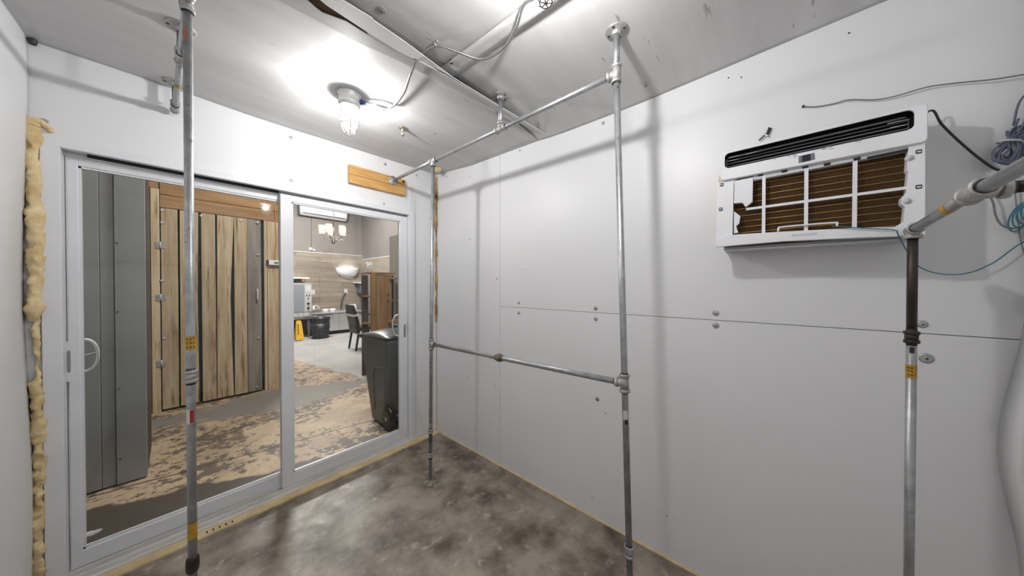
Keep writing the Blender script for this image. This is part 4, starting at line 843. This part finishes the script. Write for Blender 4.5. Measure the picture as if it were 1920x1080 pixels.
for (px, py, lab, up) in [(587.0, 548.0, 'white double socket on the kitchen wall beside the oven', 0), (648.5, 546.0, 'white double socket with a plugged cord above the counter', 1)]:
    p = H(px, py, 1, KY - 0.02); t = thing('wall_socket', p, lab, 'socket'); b = MB(); b.box((p.x - 0.04, KY - 0.022, p.z - 0.07), (p.x + 0.04, KY - 0.0145, p.z + 0.07), 0.003); b.build('cover_plate', m_acw, t)
    for s in (-1, 1): b = MB(); b.box((p.x - 0.016, KY - 0.0235, p.z + s * 0.032 - 0.012), (p.x + 0.016, KY - 0.021, p.z + s * 0.032 + 0.012)); b.build('outlet', m_acd, t)
    if up: cable('plug_cord', [V((p.x - 0.01, KY - 0.03, p.z - 0.04)), V((p.x - 0.08, KY - 0.05, p.z - 0.15)), V((p.x - 0.16, KY - 0.10, p.z - 0.32)), V((p.x - 0.2, KY - 0.18, 0.66))], 0.014, m_acd, 'black cord from the socket down to the counter fridge')
# oven on its stand
ov = thing('convection_oven', (0.3, 6.9, 0), 'stainless convection oven on a stand by the counter fridge', 'oven')
b = MB(); b.box((-0.15, 6.9, 0.56), (0.775, 7.6, 1.46), 0.006); b.build('body', m_ss, ov)
b = MB(); b.box((-0.12, 6.886, 0.70), (0.595, 6.902, 1.42), 0.004); b.build('door', mat('grey_oven_door', srgb(158, 164, 172), rough=0.35, metal=0.3), ov)
b = MB(); b.box((0.61, 6.888, 0.70), (0.768, 6.902, 1.42), 0.003); cp = b.build('control_panel', m_ssw, ov)
b = MB(); b.box((0.63, 6.884, 1.22), (0.75, 6.889, 1.38)); b.build('display_panel', m_acg, cp)
for zz in (0.80, 0.92): b = MB(); b.lathe([(0.03, 0), (0.028, 0.022), (0, 0.024)], (0.69, 6.888, zz), (0, -1, 0), 14); b.build('knob', m_acd, cp)
for dx, dz in ((-0.03, 1.13), (0.03, 1.13), (0.0, 1.05)): b = MB(); b.box((0.69 + dx - 0.012, 6.884, dz - 0.02), (0.69 + dx + 0.012, 6.889, dz + 0.02)); b.build('switch', m_acd, cp)
for xx in (0.34, 0.47, 0.60): b = MB(); b.box((xx, 6.884, 0.575), (xx + 0.105, 6.902, 0.665), 0.003); b.build('drawer_tile', m_ssw, ov)
b = MB(); b.box((-0.12, 6.93, 0.50), (0.76, 7.55, 0.56)); b.build('stand_top', m_ss, ov)
for xx in (-0.10, 0.70):
    for yy in (6.95, 7.52): b = MB(); b.prism([(xx - 0.03, yy, 0.5), (xx + 0.05, yy, 0.5), (xx + 0.035, yy, 0), (xx, yy, 0)], (0, 0.04, 0)); b.build('stand_leg', mat('steel_leg', srgb(128, 126, 126), rough=0.4, metal=0.4), ov)
b = MB(); b.box((0.15, 7.3, 0.04), (0.66, 7.33, 0.49)); b.build('stand_back', m_acd, ov)
sh = thing('wall_shelf', (0.35, 7.4, 1.6), 'white wall shelf above the convection oven', 'shelf')
b = MB(); b.box((-0.2, 7.2, 1.585), (0.80, KY - 0.016, 1.625), 0.004); b.build('shelf_board', m_acw, sh); b = MB(); b.box((0.66, 7.3, 1.50), (0.70, KY - 0.016, 1.585)); b.build('bracket', m_pine, sh)
s2 = thing('wall_shelf', (2.25, 7.5, 1.5), 'small white wall shelf in the kitchen corner', 'shelf')
b = MB(); b.box((2.12, 7.35, 1.47), (2.385, KY - 0.016, 1.50)); b.build('shelf_board', m_acw, s2); b = MB(); b.box((2.22, 7.4, 1.16), (2.36, KY - 0.016, 1.47)); b.build('side_box', mat('slate_box', srgb(96, 98, 112), rough=0.5), s2)
# caution sign
sg = thing('floor_sign', (0.42, 6.62, 0), 'yellow wet floor sign standing beside the oven stand', 'sign')
for s in (-1, 1):
    b = MB(); yb = 6.62 + s * 0.10; b.prism([(0.33, yb, 0.02), (0.505, yb, 0.02), (0.463, 6.62 + s * 0.012, 0.49), (0.45, 6.62 + s * 0.010, 0.505), (0.36, 6.62 + s * 0.010, 0.505)], (0, s * 0.012, 0)); b.build('board', mat('sign_yellow', srgb(226, 178, 44), rough=0.5), sg)
for k in range(5):
    z = 0.16 + k * 0.055; y_ = 6.62 - 0.10 + 0.088 * (z - 0.02) / 0.48; b = MB(); b.box((0.375, y_ - 0.0155, z), (0.398, y_ - 0.006, z + 0.035)); b.build('dark_mark', m_ink2, sg)
# bagged rubbish bin
rb = thing('rubbish_bin', (0.89, 6.60, 0), 'round rubbish bin lined with a shiny black bag', 'bin')
b = MB(); b.lathe([(0, 0), (0.185, 0), (0.22, 0.40), (0.19, 0.40), (0, 0.02)], (0.89, 6.60, 0), (0, 0, 1), 28); b.build('drum', mat('black_bin', (0.025, 0.027, 0.032, 1), rough=0.5), rb)
b = MB(); b.lathe([(0.205 + 0.0005 * k, 0.12 + 0.02 * k) for k in range(20)] + [(0.235, 0.53), (0.225, 0.555), (0.20, 0.55), (0.17, 0.42), (0, 0.38)], (0.89, 6.60, 0), (0, 0, 1), 60)
for v in b.bm.verts:
    q = V((v.co.x, v.co.y, 0)) - V((0.89, 6.60, 0)); d = noise.noise(V((v.co.x * 7 + v.co.z * 5, v.co.y * 7, v.co.z * 22))); v.co += q.normalized() * d * 0.028 + V((0, 0, 0.02 * d))
b.build('bag', mat('shiny_black_bag', (0.03, 0.034, 0.045, 1), rough=0.22), rb)
# chair and table
ch = thing('dining_chair', (1.12, 4.43, 0), 'dark dining chair with a taped backrest by the table', 'chair')
m_ch = mat('dark_leatherette', srgb(46, 42, 40), rough=0.45); m_leg = mat('black_wood', srgb(30, 27, 26), rough=0.5)
cx, cy_ = 1.12, 4.43
b = MB(); b.box((cx - 0.20, cy_ - 0.22, 0.43), (cx + 0.22, cy_ + 0.22, 0.50), 0.015); b.build('seat', m_ch, ch)
b = MB(); b.prism([(cx - 0.22, cy_ - 0.21, 0.36), (cx - 0.15, cy_ - 0.21, 0.40), (cx - 0.17, cy_ - 0.21, 0.62), (cx - 0.235, cy_ - 0.21, 0.85), (cx - 0.285, cy_ - 0.21, 0.985), (cx - 0.305, cy_ - 0.21, 0.98), (cx - 0.295, cy_ - 0.21, 0.80), (cx - 0.245, cy_ - 0.21, 0.58)], (0, 0.42, 0), 0.006); b.build('backrest', m_ch, ch)
b = MB(); b.prism([(cx - 0.296, cy_ - 0.215, 0.73), (cx - 0.20, cy_ - 0.215, 0.745), (cx - 0.212, cy_ - 0.215, 0.79), (cx - 0.302, cy_ - 0.215, 0.775)], (0, 0.43, 0)); b.build('tape_band', m_acg, ch)
for (xa, ya, xb) in [(-0.17, -0.19, -0.24), (-0.17, 0.19, -0.24), (0.18, -0.19, 0.20), (0.18, 0.19, 0.20)]:
    b = MB(); b.prism([(cx + xa - 0.02, cy_ + ya - 0.018, 0.44), (cx + xa + 0.02, cy_ + ya - 0.018, 0.44), (cx + xb + 0.014, cy_ + ya - 0.018, 0), (cx + xb - 0.014, cy_ + ya - 0.018, 0)], (0, 0.036, 0)); b.build('leg', m_leg, ch)
tb = thing('dining_table', (1.75, 4.6, 0), 'dark dining table beside the taped chair', 'table')
b = MB(); b.box((1.25, 4.2, 0.72), (2.15, 5.0, 0.75), 0.004); b.build('tabletop', m_leg, tb); b = MB(); b.lathe([(0, 0), (0.26, 0), (0.26, 0.015), (0.05, 0.04), (0.04, 0.72), (0, 0.72)], (1.7, 4.6, 0), (0, 0, 1), 20); b.build('pedestal', m_leg, tb)
# chandelier
hc = V((0.545, 4.5, 2.42)); cl = thing('chandelier', (hc.x, hc.y, 4.2), 'chandelier with lit cream shades and crystal arms', 'chandelier')
m_dm = mat('chandelier_metal', (0.25, 0.22, 0.19, 1), (0.6, 0.58, 0.55, 1), 40, 0.3, 0.8); m_sh = emis('lit_shade', (1.0, 0.80, 0.50, 1), 0.72)
b = MB(); b.tube([hc + V((0, 0, -0.12)), hc + V((0, 0, 0.45))], 0.010, 8); b.build('stem', m_dm, cl)
b = MB(); b.tube([hc + V((0, 0, 0.45)), (hc.x, hc.y, 4.15)], 0.005, 6); b.build('chain', m_dm, cl)
b = MB(); b.lathe([(0.06, -0.03), (0.06, 0), (0, 0)], (hc.x, hc.y, 4.2), (0, 0, 1), 16); b.build('canopy', m_dm, cl)
b = MB(); b.lathe([(0, -0.16), (0.03, -0.14), (0.04, -0.11), (0.02, -0.08), (0.03, -0.03), (0.012, 0.02)], hc, (0, 0, 1), 14); b.build('finial', m_dm, cl)
for k in range(5):
    a = 2 * math.pi * k / 5 + 2.75; d = V((math.cos(a), math.sin(a), 0)); e = hc + d * 0.205 + V((0, 0, 0.045))
    b = MB(); b.tube(spline([hc + V((0, 0, -0.03)), hc + d * 0.08 + V((0, 0, -0.07)), hc + d * 0.16 + V((0, 0, -0.03)), e], 5), 0.006, 6)
    for j in range(5): q = hc + d * (0.05 + 0.04 * j) + V((0, 0, -0.06 - 0.01 * (j % 2))); b.tube([q, q + V((random.uniform(-0.03, 0.03), random.uniform(-0.03, 0.03), random.uniform(-0.05, 0.05)))], 0.004, 5)
    am_ = b.build('arm', m_dm, cl)
    b = MB(); b.lathe([(0.052, 0), (0.062, 0.165)], e + V((0, 0, 0.015)), (0, 0, 1), 18); b.lathe([(0, 0), (0.052, 0)], e + V((0, 0, 0.015)), (0, 0, 1), 18); b.build('lamp_shade', m_sh, cl)
# wall sconce and mini split
sc = thing('wall_sconce', (1.94, KY, 1.8), 'white half bowl uplight on the kitchen wall', 'wall lamp')
b = MB(); nU, nV = 20, 8
b.grid(lambda u, v: (1.945 + 0.335 * math.cos(math.pi * u) * math.cos(v * 1.25) ** 0.6, KY - 0.0145 - 0.20 * math.sin(math.pi * u) * math.cos(v * 1.25) ** 0.6, 1.945 - 0.27 * math.sin(v * 1.25)), nU, nV); o = b.build('bowl', mat('opal_white', (0.85, 0.87, 0.88, 1), rough=0.4), sc); sm = o.modifiers.new('thick', 'SOLIDIFY'); sm.thickness = 0.006
b = MB(); b.tube([(1.75, KY - 0.09, 1.915), (2.14, KY - 0.09, 1.915)], 0.013, 8); b.build('tube_lamp', emis('cool_tube', (0.85, 0.97, 1.0, 1), 28), sc)
ms = thing('mini_split', (1.27, KY, 3.55), 'white wall mounted split air conditioner high on the kitchen wall', 'air conditioner')
b = MB(); b.prism([(0.68, KY, 3.42), (0.68, KY - 0.10, 3.40), (0.68, KY - 0.19, 3.46), (0.68, KY - 0.22, 3.54), (0.68, KY - 0.22, 3.74), (0.68, KY, 3.76)], (1.20, 0, 0), 0.008); b.build('casing', m_acw, ms)
b = MB(); b.box((0.74, KY - 0.196, 3.455), (1.84, KY - 0.15, 3.47)); b.build('outlet_slot', m_acd, ms)
b = MB(); b.box((0.655, KY - 0.2, 3.42), (0.679, KY, 3.75)); b.build('end_cap', m_disp, ms)
for px, py, rr, lab in [(582.5, 467, 0.045, 'larger of two white round caps on the taupe wall above the cladding'), (589, 469, 0.028, 'smaller of two white round caps on the taupe wall above the cladding')]:
    p = H(px, py, 1, KY); b = MB(); b.lathe([(rr, 0), (rr * 0.9, 0.03), (0, 0.035)], (p.x, KY, p.z), (0, -1, 0), 14); tag(b.build('wall_boss', m_acw), lab, 'wall cap', 'white caps above the cladding')
